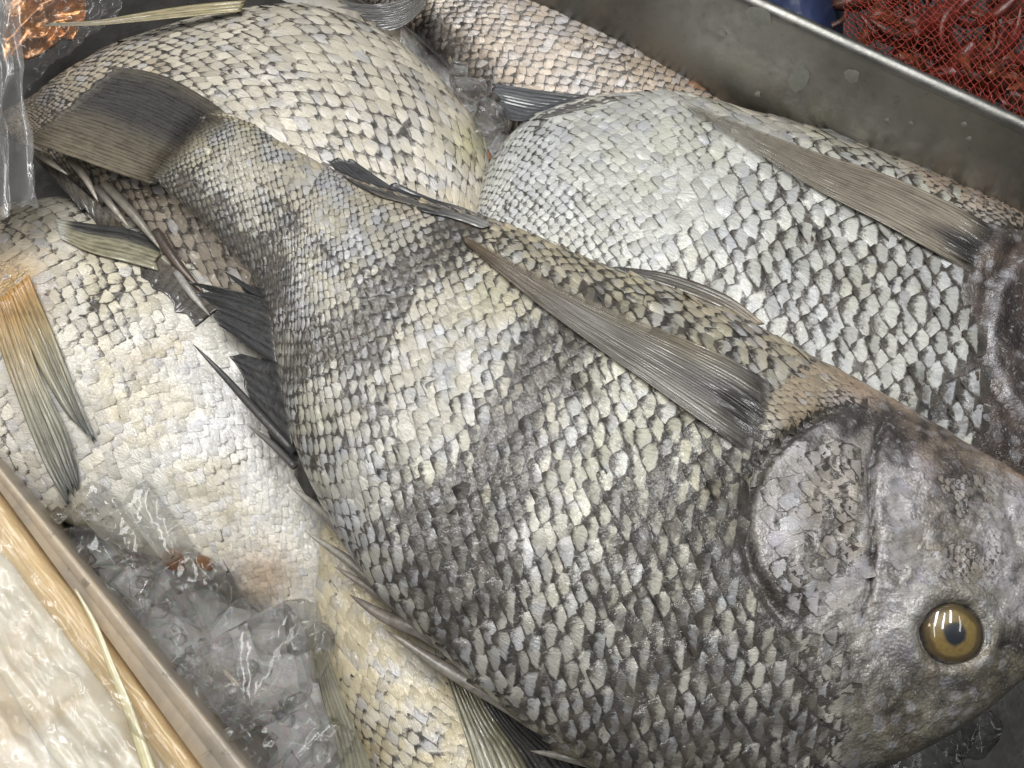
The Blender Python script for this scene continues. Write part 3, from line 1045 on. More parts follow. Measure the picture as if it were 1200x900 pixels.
# ---- D: fish at the back
ST_D = [
    (960, 385, 950, 395, 6), (925, 265, 825, 375, 18), (898, 190, 722, 305, 28), (876, 126, 645, 215, 32),
    (846, 76, 594, 155, 34), (804, 32, 545, 100, 34), (752, -2, 503, 55, 33), (685, -38, 467, 24, 30),
    (598, -62, 432, 4, 25), (520, -68, 402, -12, 18), (460, -66, 380, -28, 11)]
fD = Fish('black_drum_fish', 'brownish pink fish at the back, behind the pale diamond-scaled fish', ST_D, -0.035, 0.03, 4)


def pig_D(p, S, A, skin):
    n = fbm(p[..., 0] / 80, p[..., 1] / 80, 81); n2 = fbm(p[..., 0] / 30, p[..., 1] / 30, 83)
    c = flat(p, (0.58, 0.49, 0.40))
    c = lerpc(c, (0.62, 0.47, 0.32), sstep(680, 840, p[..., 0]) * 0.7)
    c = lerpc(c, (0.54, 0.54, 0.58), sstep(0.5, 0.75, n2) * 0.5)
    m = 0.48 + 0.4 * (n - 0.5) + 0.5 * (n2 - 0.5) + 0.36 * band(p, [(490, 10), (560, 100), (600, 150)], 34)
    m -= 0.1 * blob(p, 660, 80, 60)
    if skin:
        m = m + 0.1
    return pack(np.clip(c, 0, 1), m)


fD.disp = lambda p, S, A: 0.004 * (fbm(p[..., 0] / 60, p[..., 1] / 60, 91) - 0.5) * sstep(0, 0.05, A)
fD.pig = pig_D
fD.body(180, 90)

# ---- E: white bellied fish on the left
ST_E = [
    (-330, 335, -325, 322, 6), (-270, 420, -230, 285, 16), (-190, 495, -130, 265, 26), (-100, 540, -20, 252, 33),
    (-5, 580, 90, 235, 37), (75, 612, 200, 262, 38), (150, 645, 300, 318, 37), (220, 675, 370, 405, 34),
    (280, 702, 405, 500, 29), (330, 733, 432, 580, 23), (380, 775, 462, 655, 16), (430, 830, 500, 745, 9)]
fE = Fish('black_drum_fish', 'white bellied fish with a fanned orange-based fin, next to the ice', ST_E, -0.022, 0.028, 5)


def pig_E(p, S, A, skin):
    n = fbm(p[..., 0] / 80, p[..., 1] / 80, 101); n2 = fbm(p[..., 0] / 30, p[..., 1] / 30, 103)
    c = flat(p, (0.80, 0.775, 0.69))
    c = lerpc(c, (0.80, 0.80, 0.80), blob(p, 250, 500, 90))
    c = lerpc(c, (0.72, 0.64, 0.42), sstep(0.5, 0.7, n) * 0.5)
    c = lerpc(c, (0.62, 0.42, 0.20), blob(p, 12, 335, 45))
    c = lerpc(c, (0.50, 0.33, 0.20), blob(p, 310, 675, 35) * 0.7)
    c = lerpc(c, (0.62, 0.50, 0.30), band(p, [(160, 420), (215, 405)], 14) * 0.5)
    c = lerpc(c, (0.38, 0.34, 0.28), sstep(300, 235, p[..., 1]) * 0.6)
    m = 0.07 + 0.30 * (n - 0.5) + 0.35 * (n2 - 0.5)
    m += 0.40 * blob(p, 120, 350, 60) + 0.2 * blob(p, 290, 520, 45) + 0.25 * band(p, [(0, 260), (120, 250), (240, 300)], 30)
    m -= 0.1 * blob(p, 200, 560, 80)
    m += 0.3 * sstep(60, 0, p[..., 0]) * sstep(430, 500, p[..., 1])
    return pack(np.clip(c, 0, 1), m)


fE.disp = lambda p, S, A: 0.006 * (fbm(p[..., 0] / 60, p[..., 1] / 60, 111) - 0.5) * sstep(0, 0.05, A)
fE.pig = pig_E
fE.body(220, 110)

# ---- F: yellowish fish below the dorsal spines
ST_F = [
    (710, 1260, 716, 1250, 6), (600, 1200, 770, 1150, 20), (525, 1100, 745, 1050, 30), (478, 1000, 705, 960, 33),
    (438, 905, 650, 885, 33), (403, 825, 605, 825, 31), (376, 745, 565, 765, 28), (362, 675, 525, 705, 24),
    (364, 610, 485, 640, 18), (392, 545, 455, 575, 9)]
fF = Fish('black_drum_fish', 'pale yellow fish underneath the dorsal spines of the largest fish', ST_F, -0.014, 0.028, 6)


def pig_F(p, S, A, skin):
    n = fbm(p[..., 0] / 60, p[..., 1] / 60, 121); n2 = fbm(p[..., 0] / 24, p[..., 1] / 24, 123)
    c = flat(p, (0.74, 0.66, 0.46))
    c = lerpc(c, (0.74, 0.73, 0.68), sstep(0.5, 0.7, n2) * 0.6)
    c = lerpc(c, (0.70, 0.56, 0.28), sstep(0.5, 0.75, n) * 0.5)
    m = 0.12 + 0.3 * (n - 0.5) + 0.4 * (n2 - 0.5) + 0.16 * sstep(740, 860, p[..., 1])
    return pack(np.clip(c, 0, 1), m)


fF.disp = lambda p, S, A: 0.003 * (fbm(p[..., 0] / 40, p[..., 1] / 40, 131) - 0.5) * sstep(0, 0.05, A)
fF.pig = pig_F
fF.body(160, 80)

ALL = [fA, fB, fC, fD, fE, fF]


def others(f):
    return [q for q in ALL if q is not f]


MASK_A = [(985, 400), (940, 430), (905, 470), (885, 520), (868, 560), (862, 620), (875, 680), (905, 735), (935, 790), (960, 860), (950, 980)]
SGN_M = _sgn(MASK_A, (700, 600))


def side_A(p):
    d, s_, t = polydist(p, MASK_A)
    return -s_ * d * SGN_M


def near_op(p):
    d, sd, t = polydist(p, OPER)
    return -sd * d * SGN_O


SPL_A = lambda p: sstep(430, 560, p[..., 0] + 0.45 * (p[..., 1] - 480))
fA.scales(18, 0.29, lambda p, S, A: sstep(3, 13, side_A(p)) * (SPL_A(p) > 0.5) * (A > 0.16), others=[], drop=0.012, s0=0.1)
TL_A = lambda p: p[..., 0] + 0.6 * (p[..., 1] - 250) < 350
fA.scales(23, 0.40, lambda p, S, A: ((SPL_A(p) <= 0.5) & (A > 0.10) & ~TL_A(p)).astype(float), others=[], drop=0.012, maxn=0, s0=0.45, s1=0.985, seed=2)
fA.scales(15, 0.46, lambda p, S, A: (TL_A(p) & (A > 0.05)).astype(float), others=[], drop=0.012, maxn=0, s0=0.6, s1=0.99, seed=4)
fA.scales(27, 0.52, lambda p, S, A: sstep(-4, 6, side_A(p)) * (((SPL_A(p) > 0.5) & (A <= 0.17)) | ((SPL_A(p) <= 0.5) & (A <= 0.11) & ~TL_A(p))), others=[], drop=0.012, maxn=0, s0=0.2, s1=0.985, seed=3)
# finer scales: throat and breast
fA.scales(60, 0.8, lambda p, S, A: (sstep(6, -4, side_A(p)) * (near_op(p) < -6) * (p[..., 1] < 560) * (p[..., 0] < 1010) * (p[..., 0] > 850)).astype(float),
          single=False, lift=0.0005, s0=0.15, seed=5, skinpig=True)
fA.scales(30, 0.45, lambda p, S, A: (sstep(8, -8, side_A(p)) * (p[..., 1] > 745) * sstep(1010, 950, p[..., 0] - 0.2 * (p[..., 1] - 800))).astype(float),
          single=False, lift=0.0005, s0=0.1, seed=8, skinpig=True)
fA.scales(27, 0.42, lambda p, S, A: 0.85 * ((p[..., 0] > 890) & (p[..., 1] > 525) & (p[..., 1] < 715) & (near_op(p) > 16) & (polydist(p, PREOP)[0] > 14) & (p[..., 0] < 1016)).astype(float),
          single=False, lift=0.00028, s0=0.08, seed=6, jit=0.08, skinpig=True, melk=0.72)
fA.scales(46, 0.42, lambda p, S, A: 0.85 * ((p[..., 0] > 1040) & (p[..., 0] < 1185) & (p[..., 1] > 560) & (np.hypot(p[..., 0] - EYE[0], p[..., 1] - EYE[1]) > 66) & (p[..., 1] < 730) & (polydist(p, PREOP)[0] > 20) & (fbm(p[..., 0] / 45, p[..., 1] / 45, 66) > 0.45)).astype(float),
          single=False, lift=0.00025, s0=0.04, seed=9, jit=0.10, skinpig=True, melk=0.50)
SPL_C = lambda p: p[..., 0] + 0.3 * (p[..., 1] - 250) > 800
CM = lambda p, A: sstep(1150, 1125, p[..., 0] - 0.10 * (p[..., 1] - 400)) * (A > 0.05)
fC.scales(15, 0.285, lambda p, S, A: CM(p, A) * SPL_C(p) * (A > 0.15), others=[fA], lift=0.0010, s0=0.1)
fC.scales(25, 0.38, lambda p, S, A: CM(p, A) * ~SPL_C(p), others=[fA], lift=0.0008, seed=2, maxn=0, s0=0.3)
fC.scales(24, 0.62, lambda p, S, A: CM(p, A) * SPL_C(p) * (A <= 0.16) * (p[..., 0] < 1050), others=[fA], lift=0.0008, seed=3, maxn=0, s0=0.1)
fC.scales(52, 0.7, lambda p, S, A: ((A > 0.03) & (A < 0.30) & (p[..., 0] > 1040) & (p[..., 1] < 265)).astype(float), single=False, lift=0.0005, seed=7, s0=0.05, skinpig=True)
fB.scales(25, 0.72, lambda p, S, A: np.ones(len(S)), others=[fA], lift=0.0009)
fD.scales(18, 0.36, lambda p, S, A: np.ones(len(S)), others=[fA, fB, fC], lift=0.0010)
fE.scales(20, 0.44, lambda p, S, A: (np.hypot(p[..., 0] - 10, p[..., 1] - 335) > 38).astype(float), others=[fA, fB, fF], lift=0.0004, jit=0.06)
fF.scales(14, 0.55, lambda p, S, A: np.ones(len(S)), others=[fA], lift=0.0006)

# ------------------------------------------------------------------ fins and eyes
bA, bB, bC, bD, bE, bF = [f.bvh for f in ALL]

# A
fin('tail_fin', fA, [(278, 142), (238, 113), (190, 88), (133, 77)], [(180, 217), (140, 204), (85, 184), (27, 163)], 30,
    lambda u, v, P: pack(lerpc(lerpc(flat(P, (0.20, 0.17, 0.12)), (0.060, 0.057, 0.056), np.clip(1.25 * np.exp(-((v - 0.30) / 0.32) ** 2) * sstep(0.05, 0.25, u), 0, 1)),
                               (0.42, 0.38, 0.28), sstep(0.16, 0.0, u)), 0.95 - 0.45 * sstep(0.82, 1, u)),
    [bB, bE, bA], z=0.040, zt=0.026, amp=0.0006, lift=0.003, seed=2, tipjag=0.035, root_in=0.5, fade=1.0, fadel=0.34)
fin('pectoral_fin', fA, [(908, 452), (860, 422), (800, 396), (740, 372), (680, 346), (620, 316), (570, 288), (540, 274)],
    [(886, 540), (830, 500), (760, 450), (700, 408), (640, 364), (590, 324), (560, 298), (541, 280)], 24,
    lambda u, v, P: pack(lerpc(lerpc(lerpc(flat(P, (0.24, 0.225, 0.195)), (0.26, 0.20, 0.135), sstep(0.4, 1.0, u)), (0.055, 0.050, 0.048), np.clip(sstep(0.30, 0.02, u + 0.10 * np.sin(v * 9)), 0, 1)),
                               (0.36, 0.30, 0.20), sstep(0.45, 0.0, v) * sstep(0.1, 0.3, u) * 0.7),
                         0.86 - 0.55 * sstep(0.38, 0.0, v) * sstep(0.15, 0.4, u) - 0.25 * u - 0.3 * sstep(0.9, 1.0, v)),
    [bA], z=0.0, lift=0.0042, amp=0.0004, seed=3, tipjag=0.04, nu=48, root_in=0.8, fade=1.0)
fin('pelvic_fin', fA, [(897, 380), (852, 346), (785, 321), (712, 311)], [(868, 384), (820, 364), (770, 344), (714, 318)], 8,
    ramp([(0, .36, .29, .19, 1), (0.3, .15, .125, .09, 1), (1, .05, .046, .04, 1)]), [bC], z=0.045, zt=0.040, amp=0.0008, seed=4)
fin('anal_fin', fA, [(450, 232), (420, 218), (396, 202), (378, 182)], [(520, 250), (480, 232), (446, 210), (412, 186)], 8,
    ramp([(0, .22, .20, .17, 1), (0.3, .075, .075, .08, 1), (1, .05, .05, .055, 1)]), [bB, bA], z=0.050, zt=0.044, amp=0.0010, lift=0.003, seed=5, tipjag=0.12)
fin('anal_fin', fA, [(582, 262), (545, 244), (505, 232), (455, 210)], [(565, 268), (530, 256), (490, 246), (445, 224)], 4,
    ramp([(0, .36, .36, .34, 1), (0.35, .22, .22, .215, 1), (0.6, .06, .06, .065, 1), (1, .05, .05, .055, 1)]), [bB, bC, bA], z=0.052, zt=0.050, amp=0.001, lift=0.003, seed=6, tipjag=0.1)
dk = [(0, .10, .10, .095, 1), (0.15, .06, .062, .066, 1), (1, .055, .056, .060, .95)]
fin('dorsal_fin', fA, [(312, 342), (292, 334), (275, 324), (258, 316)], [(316, 352), (298, 346), (280, 334), (264, 320)], 2, ramp(dk), [bB, bE], z=0.036, zt=0.030, seed=7)
fin('dorsal_fin', fA, [(318, 352), (285, 343), (245, 334), (206, 328)], [(326, 430), (300, 412), (275, 394), (248, 376)], 7, ramp(dk), [bB, bE], z=0.036, zt=0.026, amp=0.0013, seed=8, tipjag=0.30)
fin('dorsal_fin', fA, [(326, 424), (310, 422), (285, 415), (258, 406)], [(346, 535), (322, 512), (296, 480), (272, 455)], 6, ramp(dk), [bB, bE], z=0.036, zt=0.028, amp=0.0013, seed=9, tipjag=0.35)
fin('dorsal_fin', fA, [(316, 340), (302, 337), (290, 334), (276, 330)], [(354, 545), (336, 536), (320, 522), (304, 506)], 18, ramp(dk), [bB, bE], z=0.034, zt=0.027, amp=0.0010, seed=11, tipjag=0.45)
spiny_A = fin('dorsal_fin', fA, [(352, 532), (346, 548), (344, 562), (345, 575)], [(655, 862), (620, 852), (590, 838), (560, 826)], 9,
    ramp([(0, .10, .095, .085, 1), (1, .05, .05, .052, 1)]), [bE, bF], z=0.036, zt=0.026, amp=0.0012, seed=10, tipjag=0.5)
for pts, zs, wp, c0, c1 in [
    ([(345, 530), (300, 482), (262, 440), (226, 403)], [.038, .034, .030, .030], 12, (.07, .07, .072), (.06, .06, .065)),
    ([(346, 548), (318, 520), (290, 498)], [.038, .034, .032], 10, (.09, .09, .09), (.25, .24, .22)),
    ([(415, 640), (380, 602), (338, 568)], [.039, .034, .030], 15, (.20, .19, .17), (.55, .52, .46)),
    ([(455, 700), (412, 660), (357, 622)], [.039, .034, .030], 15, (.16, .15, .14), (.55, .52, .44)),
    ([(500, 738), (450, 700), (392, 664)], [.039, .035, .030], 16, (.18, .165, .15), (.36, .32, .28)),
    ([(575, 792), (500, 742), (450, 722), (410, 697)], [.040, .038, .034, .030], 22, (.42, .39, .34), (.26, .22, .20)),
    ([(660, 868), (590, 822), (520, 782), (452, 738)], [.040, .038, .034, .030], 22, (.42, .39, .35), (.40, .36, .31)),
    ([(790, 925), (720, 900), (670, 888), (622, 880)], [.040, .038, .035, .030], 18, (.40, .38, .34), (.42, .40, .36))]:
    spine(fA, pts, zs, wp, c0, c1, parent=spiny_A)

# the eye of A
def eye(fish, px, py, rpx):
    co = Vector(CAM)
    d = rays(np.array([px, py], float))
    h = fish.bvh.ray_cast(co, Vector(d))
    c = np.array(h[0]); nn = np.array(h[1])
    nn = nn * np.sign(nn[2]); nn = nn * 0.35 - d * 0.65; nn /= np.linalg.norm(nn)
    r = rpx * 0.00047 * 0.98
    ax = np.cross(nn, [0, 1, 0]); ax /= np.linalg.norm(ax); ay = np.cross(nn, ax)
    K, Q = 26, 48
    th = np.linspace(0, 1, K)[:, None] * 1.35; ph = np.linspace(0, 2 * math.pi, Q, endpoint=False)[None, :]
    def dome(rad, hgt, base):
        P = base + ax * (rad * np.sin(th) * np.cos(ph))[..., None] + ay * (rad * np.sin(th) * np.sin(ph))[..., None] + nn * (hgt * np.cos(th) + 0 * ph)[..., None]
        return P
    t = NT('eye_iris')
    at = t.attr('rad').outputs['Fac']
    n1 = t.noise(500, 3)
    at2 = t.math('ADD', at, t.math('MULTIPLY', t.math('SUBTRACT', t.noise(140, 3), 0.5), 0.22))
    c1 = t.mix(t.rng(at2, 0.24, 0.38), rgba(0.016, 0.020, 0.026), t.mix(n1, rgba(0.34, 0.24, 0.07), rgba(0.13, 0.085, 0.03)))
    c1 = t.mix(t.rng(at2, 0.58, 0.70), c1, rgba(0.10, 0.068, 0.025))
    c1 = t.mix(t.rng(at2, 0.72, 0.90), c1, rgba(0.014, 0.012, 0.010))
    b = t.n('BsdfPrincipled', Base_Color=c1, Roughness=0.35)
    b.inputs['Coat Weight'].default_value = 1.0
    b.inputs['Coat Roughness'].default_value = 0.015
    b.inputs['Coat IOR'].default_value = 1.7
    tb = t.noise(110, 1)
    t.t.links.new(t.bump(tb, 0.0006, 0.5), b.inputs['Coat Normal'])
    m = t.done(b.outputs[0])
    P = dome(r, r * 0.62, c - nn * 0.0005)
    f = grid_faces(K, Q, True)
    e1 = np.sin(th) * np.cos(ph); e2 = np.sin(th) * np.sin(ph)
    rad = np.maximum(np.hypot(e1 * 1.0, e2), 0)
    pup = np.hypot(e1 * 1.05, e2 * 0.9)
    rad = np.where(rad < 0.5, np.minimum(rad, 0.5) * 0.5 + pup * 0.5, rad)
    e = mesh_obj('eye', P.reshape(-1, 3), f, m, fish.root, attrs={'rad': ('FLOAT', rad.ravel())})
    e['_o'] = list(fish.root['_o'])
    # socket rim
    rim = []
    for k in range(12):
        a = 2 * math.pi * k / 12
        rr = r * 1.08 + 0.0016 * np.cos(a)
        rim.append(c + ax * (rr * np.cos(ph[0]))[:, None] + ay * (rr * np.sin(ph[0]))[:, None] + nn * (0.0010 + 0.0022 * math.sin(a)))
    rim = np.array(rim + [rim[0]])
    v = rim.reshape(-1, 3)
    tn = np.tile(np.array([0.34, 0.34, 0.33, 0.2]), (len(v), 1))
    o = mesh_obj('eyelid', v, grid_faces(13, Q, True), M_SKIN, e, attrs={'tint': ('FLOAT_COLOR', tn)})


eye(fA, EYE[0], EYE[1], 36)

# B
spiny_B = fin('dorsal_fin', fB, [(30, 166), (40, 184), (50, 196), (58, 206)], [(258, 362), (244, 372), (234, 380), (222, 388)], 26,
    ramp([(0, .13, .11, .085, 1), (1, .06, .055, .05, 1)]), [bB, bE], z=0.004, zt=0.004, amp=0.0005, seed=20, tipjag=0.4)
for pts, wp, c0, c1 in [
    ([(24, 165), (38, 171), (56, 180)], 9, (.20, .17, .13), (.62, .58, .5)),
    ([(40, 178), (58, 190), (80, 205)], 11, (.18, .15, .11), (.62, .58, .5)),
    ([(80, 185), (98, 205), (115, 236)], 14, (.17, .145, .11), (.60, .55, .47)),
    ([(112, 218), (130, 240), (151, 266)], 12, (.10, .09, .075), (.60, .55, .47)),
    ([(122, 214), (155, 250), (192, 296)], 16, (.22, .20, .165), (.36, .33, .28)),
    ([(182, 270), (205, 305), (240, 345)], 17, (.08, .065, .05), (.12, .07, .05)),
    ([(206, 318), (225, 345), (247, 371)], 12, (.40, .39, .38), (.60, .56, .5))]:
    spine(fB, pts, [0.012, 0.013, 0.012][:len(pts)], wp, c0, c1, parent=spiny_B)
fin('pelvic_fin', fB, [(288, 0), (230, 5), (170, 14), (110, 24), (45, 27)], [(282, 14), (230, 19), (170, 25), (110, 30), (45, 31)], 4,
    ramp([(0, .44, .38, .20, 1), (0.5, .36, .30, .16, 1), (1, .20, .16, .09, 1)]), [bB], z=0.014, zt=0.03, amp=0.0005, seed=21)
lump('vent', fB.root, W(566, 188, -0.006), 0.006, M_VENT, 3, (1, 1.3, 0.9))

# C
fin('pectoral_fin', fC, [(1166, 268), (1110, 236), (1040, 205), (960, 179), (880, 149), (800, 118)],
    [(1140, 322), (1085, 290), (1030, 260), (960, 224), (890, 181), (800, 122)], 18,
    lambda u, v, P: pack(lerpc(flat(P, (0.34, 0.30, 0.235)), (0.05, 0.046, 0.046), np.clip(sstep(0.24, 0.02, u + 0.08 * np.sin(v * 8)), 0, 1)),
                         0.86 - 0.62 * sstep(0.25, 1.0, u)),
    [bC], z=-0.05, lift=0.0052, amp=0.0004, seed=30, nu=44, root_in=0.8, fade=1.0)
fin('pelvic_fin', fC, [(1120, 200), (1062, 175), (1000, 155), (943, 149)], [(1108, 208), (1055, 188), (1000, 170), (946, 156)], 3,
    ramp([(0, .20, .18, .15, 1), (0.5, .26, .25, .23, 1), (1, .22, .22, .21, 1)]), [], z=0.010, zt=0.010, amp=0.0012, seed=31)
fin('anal_fin', fC, [(745, 112), (690, 112), (635, 106), (568, 96)], [(640, 138), (615, 142), (596, 140), (578, 128)], 10,
    ramp([(0, .26, .25, .22, 1), (0.3, .10, .105, .115, 1), (1, .075, .08, .09, 1)]), [bC, bD], z=0.004, zt=-0.004, amp=0.0010, seed=32, tipjag=0.1)

# D
fin('tail_fin', fD, [(492, -20), (480, -5), (440, 5), (372, -2)], [(500, 6), (485, 22), (470, 32), (452, 38)], 12,
    ramp([(0, .16, .15, .135, 1), (1, .085, .085, .085, 1)]), [bD, bB], z=0.0, zt=0.0, amp=0.0012, seed=40, tipjag=0.15)
lump('vent', fD.root, W(812, 108, -0.012), 0.011, M_VENT, 5, (1.4, 0.8, 0.7))
fin('anal_fin', fD, [(768, -8), (800, 18), (838, 60), (872, 118)], [(776, -10), (810, 16), (848, 58), (880, 118)], 2,
    ramp([(0, .35, .34, .32, 1), (1, .30, .29, .27, 1)]), [], z=-0.034, amp=0.0006, seed=41)

# E
orr = [(0, .62, .36, .13, 1), (0.18, .50, .36, .17, 1), (0.45, .34, .32, .22, .97), (1, .13, .14, .14, .9)]
fin('pectoral_fin', fE, [(34, 322), (66, 398), (95, 474), (131, 558)], [(6, 345), (40, 420), (74, 480), (101, 508)], 6, ramp(orr), [bE], z=-0.03, lift=0.003, amp=0.0011, seed=50, tipjag=0.2)
fin('pectoral_fin', fE, [(14, 345), (46, 436), (78, 508), (96, 572)], [(-20, 350), (16, 455), (52, 545), (86, 604)], 9, ramp(orr), [bE], z=-0.03, lift=0.004, amp=0.0011, seed=51, tipjag=0.15)
fin('pelvic_fin', fE, [(64, 256), (105, 262), (150, 268), (190, 284)], [(72, 280), (105, 296), (150, 308), (186, 318)], 7,
    lambda u, v, P: pack(lerpc(lerpc(flat(P, (0.36, 0.34, 0.23)), (0.055, 0.055, 0.055), sstep(0.5, 0.25, v) * sstep(0.08, 0.2, u)), (0.62, 0.62, 0.56), sstep(0.14, 0.02, u)), 0.96 + 0 * u),
    [bE], z=-0.05, lift=0.003, amp=0.0008, seed=52)
lump('vent', fE.root, W(212, 648, -0.012), 0.011, M_VENT, 7, (1.2, 0.9, 0.6))
lump('vent', fE.root, W(246, 655, -0.008), 0.008, M_VENT, 8, (1.0, 0.9, 0.7))

# F
fin('pelvic_fin', fF, [(366, 760), (376, 812), (392, 866), (402, 920)], [(384, 762), (404, 812), (424, 862), (442, 920)], 7,
    ramp([(0, .22, .20, .12, 1), (1, .20, .19, .12, 1)]), [], z=-0.002, zt=-0.004, amp=0.0012, seed=60)
fin('pectoral_fin', fF, [(522, 790), (538, 840), (552, 885), (566, 940)], [(580, 800), (625, 850), (668, 885), (706, 930)], 16,
    lambda u, v, P: pack(lerpc(flat(P, (0.33, 0.31, 0.21)), (0.045, 0.042, 0.04), sstep(0.40, 0.55, v)), 1.0 + 0 * u),
    [bF], z=0.014, zt=0.012, amp=0.0010, seed=61)


# ------------------------------------------------------------------ counter and what lies beyond the tray
def sheet(name, P, mat, parent=None, thick=0.0, attrs=None):
    """grid of points -> sheet, with thickness below"""
    nu, nv = P.shape[:2]
    g = grid_faces(nu, nv)
    X = P.reshape(-1, 3)
    if thick:
        n = nu * nv
        Y = X - np.array([0, 0, thick])
        bd = list(range(nv)) + [k * nv + nv - 1 for k in range(1, nu)] + [(nu - 1) * nv + k for k in range(nv - 2, -1, -1)] + [k * nv for k in range(nu - 2, 0, -1)]
        sd = np.array([[bd[k], bd[(k + 1) % len(bd)], bd[(k + 1) % len(bd)] + n, bd[k] + n] for k in range(len(bd))])
        X = np.concatenate([X, Y]); g = np.concatenate([g, g[:, ::-1] + n, sd[:, ::-1]])
    return mesh_obj(name, X, g, mat, parent, origin=None if parent is not None else P.reshape(-1, 3).mean(0), attrs=attrs)


M_COUNTER = make_simple('dark_counter', (0.030, 0.030, 0.032), 0.45, nscale=30)
o = mesh_obj('counter', [(-2, -2, -0.093), (2, -2, -0.093), (2, 2.5, -0.093), (-2, 2.5, -0.093)], [(0, 1, 2, 3)], M_COUNTER, smooth=False)
o['kind'] = 'structure'

# blue crate edge behind the tray
M_BLUE = make_simple('blue_plastic', (0.016, 0.030, 0.095), 0.6, nscale=40, namt=0.5, coat=0.1)
gx, gy = np.meshgrid(np.linspace(0, 1, 40), np.linspace(0, 1, 40), indexing='ij')
pq = np.stack([860 + gx * 128, -130 + gy * 190], -1)
zz = 0.020 + 0.02 * fbm(gx * 4, gy * 4, 5) - 0.05 * (np.abs(gx - 0.5) * 2) ** 4
tag(sheet('blue_tarpaulin', unproj(pq, zz), M_BLUE, thick=0.01), 'dark blue tarpaulin bundle behind the steel tray rim', 'tarpaulin')

# crawfish in a red net
def m_shell(name, c, d):
    return make_simple(name, c, 0.35, nscale=160, namt=0.75, bump=0.0008, coat=0.3, dark=d)


M_CRAW = [m_shell('crawfish_shell_red', (0.15, 0.022, 0.012), (0.02, 0.007, 0.006)), m_shell('crawfish_shell_brown', (0.11, 0.045, 0.03), (0.02, 0.010, 0.008)),
          m_shell('crawfish_shell_orange', (0.22, 0.065, 0.028), (0.04, 0.014, 0.008))]


def loft(path, rad, k=10, flat_=1.0):
    path = np.asarray(path, float); rad = np.asarray(rad, float)
    t = np.gradient(path, axis=0); t /= np.linalg.norm(t, axis=1, keepdims=True) + 1e-9
    sd = np.cross(t, [0, 0, 1.0]); sd /= np.linalg.norm(sd, axis=1, keepdims=True) + 1e-9
    nn = np.cross(sd, t)
    an = np.linspace(0, 2 * math.pi, k, endpoint=False)
    V = path[:, None] + sd[:, None] * (np.cos(an)[None, :, None] * rad[:, None, None]) + nn[:, None] * (np.sin(an)[None, :, None] * rad[:, None, None] * flat_)
    n = len(path)
    return V.reshape(-1, 3), grid_faces(n, k, True).tolist() + [list(range(k))[::-1], list(range((n - 1) * k, n * k))]


def rotm(a, b):
    ca, sa = math.cos(a), math.sin(a)
    cb, sb = math.cos(b), math.sin(b)
    return np.array([[ca, -sa, 0], [sa, ca, 0], [0, 0, 1]]) @ np.array([[cb, 0, sb], [0, 1, 0], [-sb, 0, cb]])


CRAW_LABELS = ['dark red crawfish caught inside the red net', 'brown crawfish caught inside the red net', 'orange crawfish caught inside the red net']
craw_r = random.Random(12)
for k in range(34):
    px = craw_r.uniform(1000, 1235); py = craw_r.uniform(-60, 175)
    if py > 0.46 * (px - 870) + 15 or py < -0.1 * (px - 985) - 30:
        continue
    kind = k % 3
    c = W(px, py, 0.010 + craw_r.uniform(-0.008, 0.016))
    Rm = rotm(craw_r.uniform(0, 6.3), craw_r.uniform(-0.9, 0.5)) * craw_r.uniform(0.85, 1.1)
    root = thing('crawfish', CRAW_LABELS[kind], 'crawfish', [float(v) for v in c], 'crawfish in the red net, ' + ('dark red', 'brown', 'orange')[kind])
    x = np.linspace(0, 1, 26)
    rad = np.where(x < 0.5, 0.0085 * np.sin(np.clip(x / 0.5, 0, 1) * 2.2 + 0.25) ** 0.8, 0.0078 * (1 - (x - 0.5) * 0.9)) * np.where(x > 0.5, 1 + 0.13 * np.sin(x * 70), 1)
    path = np.stack([(0.5 - x) * 0.06, 0 * x, -0.018 * np.maximum(x - 0.55, 0) ** 1.5 * 4], -1)
    v, f = loft(path, np.maximum(rad, 0.001), 12, 0.8)
    mesh_obj('body', c + v @ Rm.T, f, M_CRAW[kind], root)
    for sg in (-1, 1):
        p = catmull([(0.020, sg * 0.005, 0), (0.028, sg * 0.018, 0.004), (0.044, sg * 0.020, 0.003), (0.062, sg * 0.012, 0.0)], 16)
        r = np.interp(np.linspace(0, 1, 16), [0, 0.35, 0.5, 0.7, 1], [0.0018, 0.0022, 0.0028, 0.0048, 0.0006])
        v, f = loft(p, r, 8, 0.7)
        mesh_obj('claw', c + v @ Rm.T, f, M_CRAW[kind], root)
        p = catmull([(0.029, sg * 0.002, 0.002), (0.05, sg * 0.010, 0.012), (0.07, sg * 0.03, 0.006)], 12)
        v, f = loft(p, np.linspace(0.0006, 0.0002, 12), 5)
        mesh_obj('antenna', c + v @ Rm.T, f, M_CRAW[2], root)
        for lx in (0.014, 0.006, -0.002):
            p = catmull([(lx, sg * 0.005, -0.002), (lx + 0.004, sg * 0.016, 0.004), (lx + 0.002, sg * 0.026, -0.006)], 8)
            v, f = loft(p, np.linspace(0.0011, 0.0004, 8), 5)
            mesh_obj('leg', c + v @ Rm.T, f, M_CRAW[kind], root)

# the net itself: two families of strands knotted into diamonds over the mound
M_NET = make_simple('red_net_cord', (0.40, 0.055, 0.035), 0.5, nscale=300, namt=0.4)


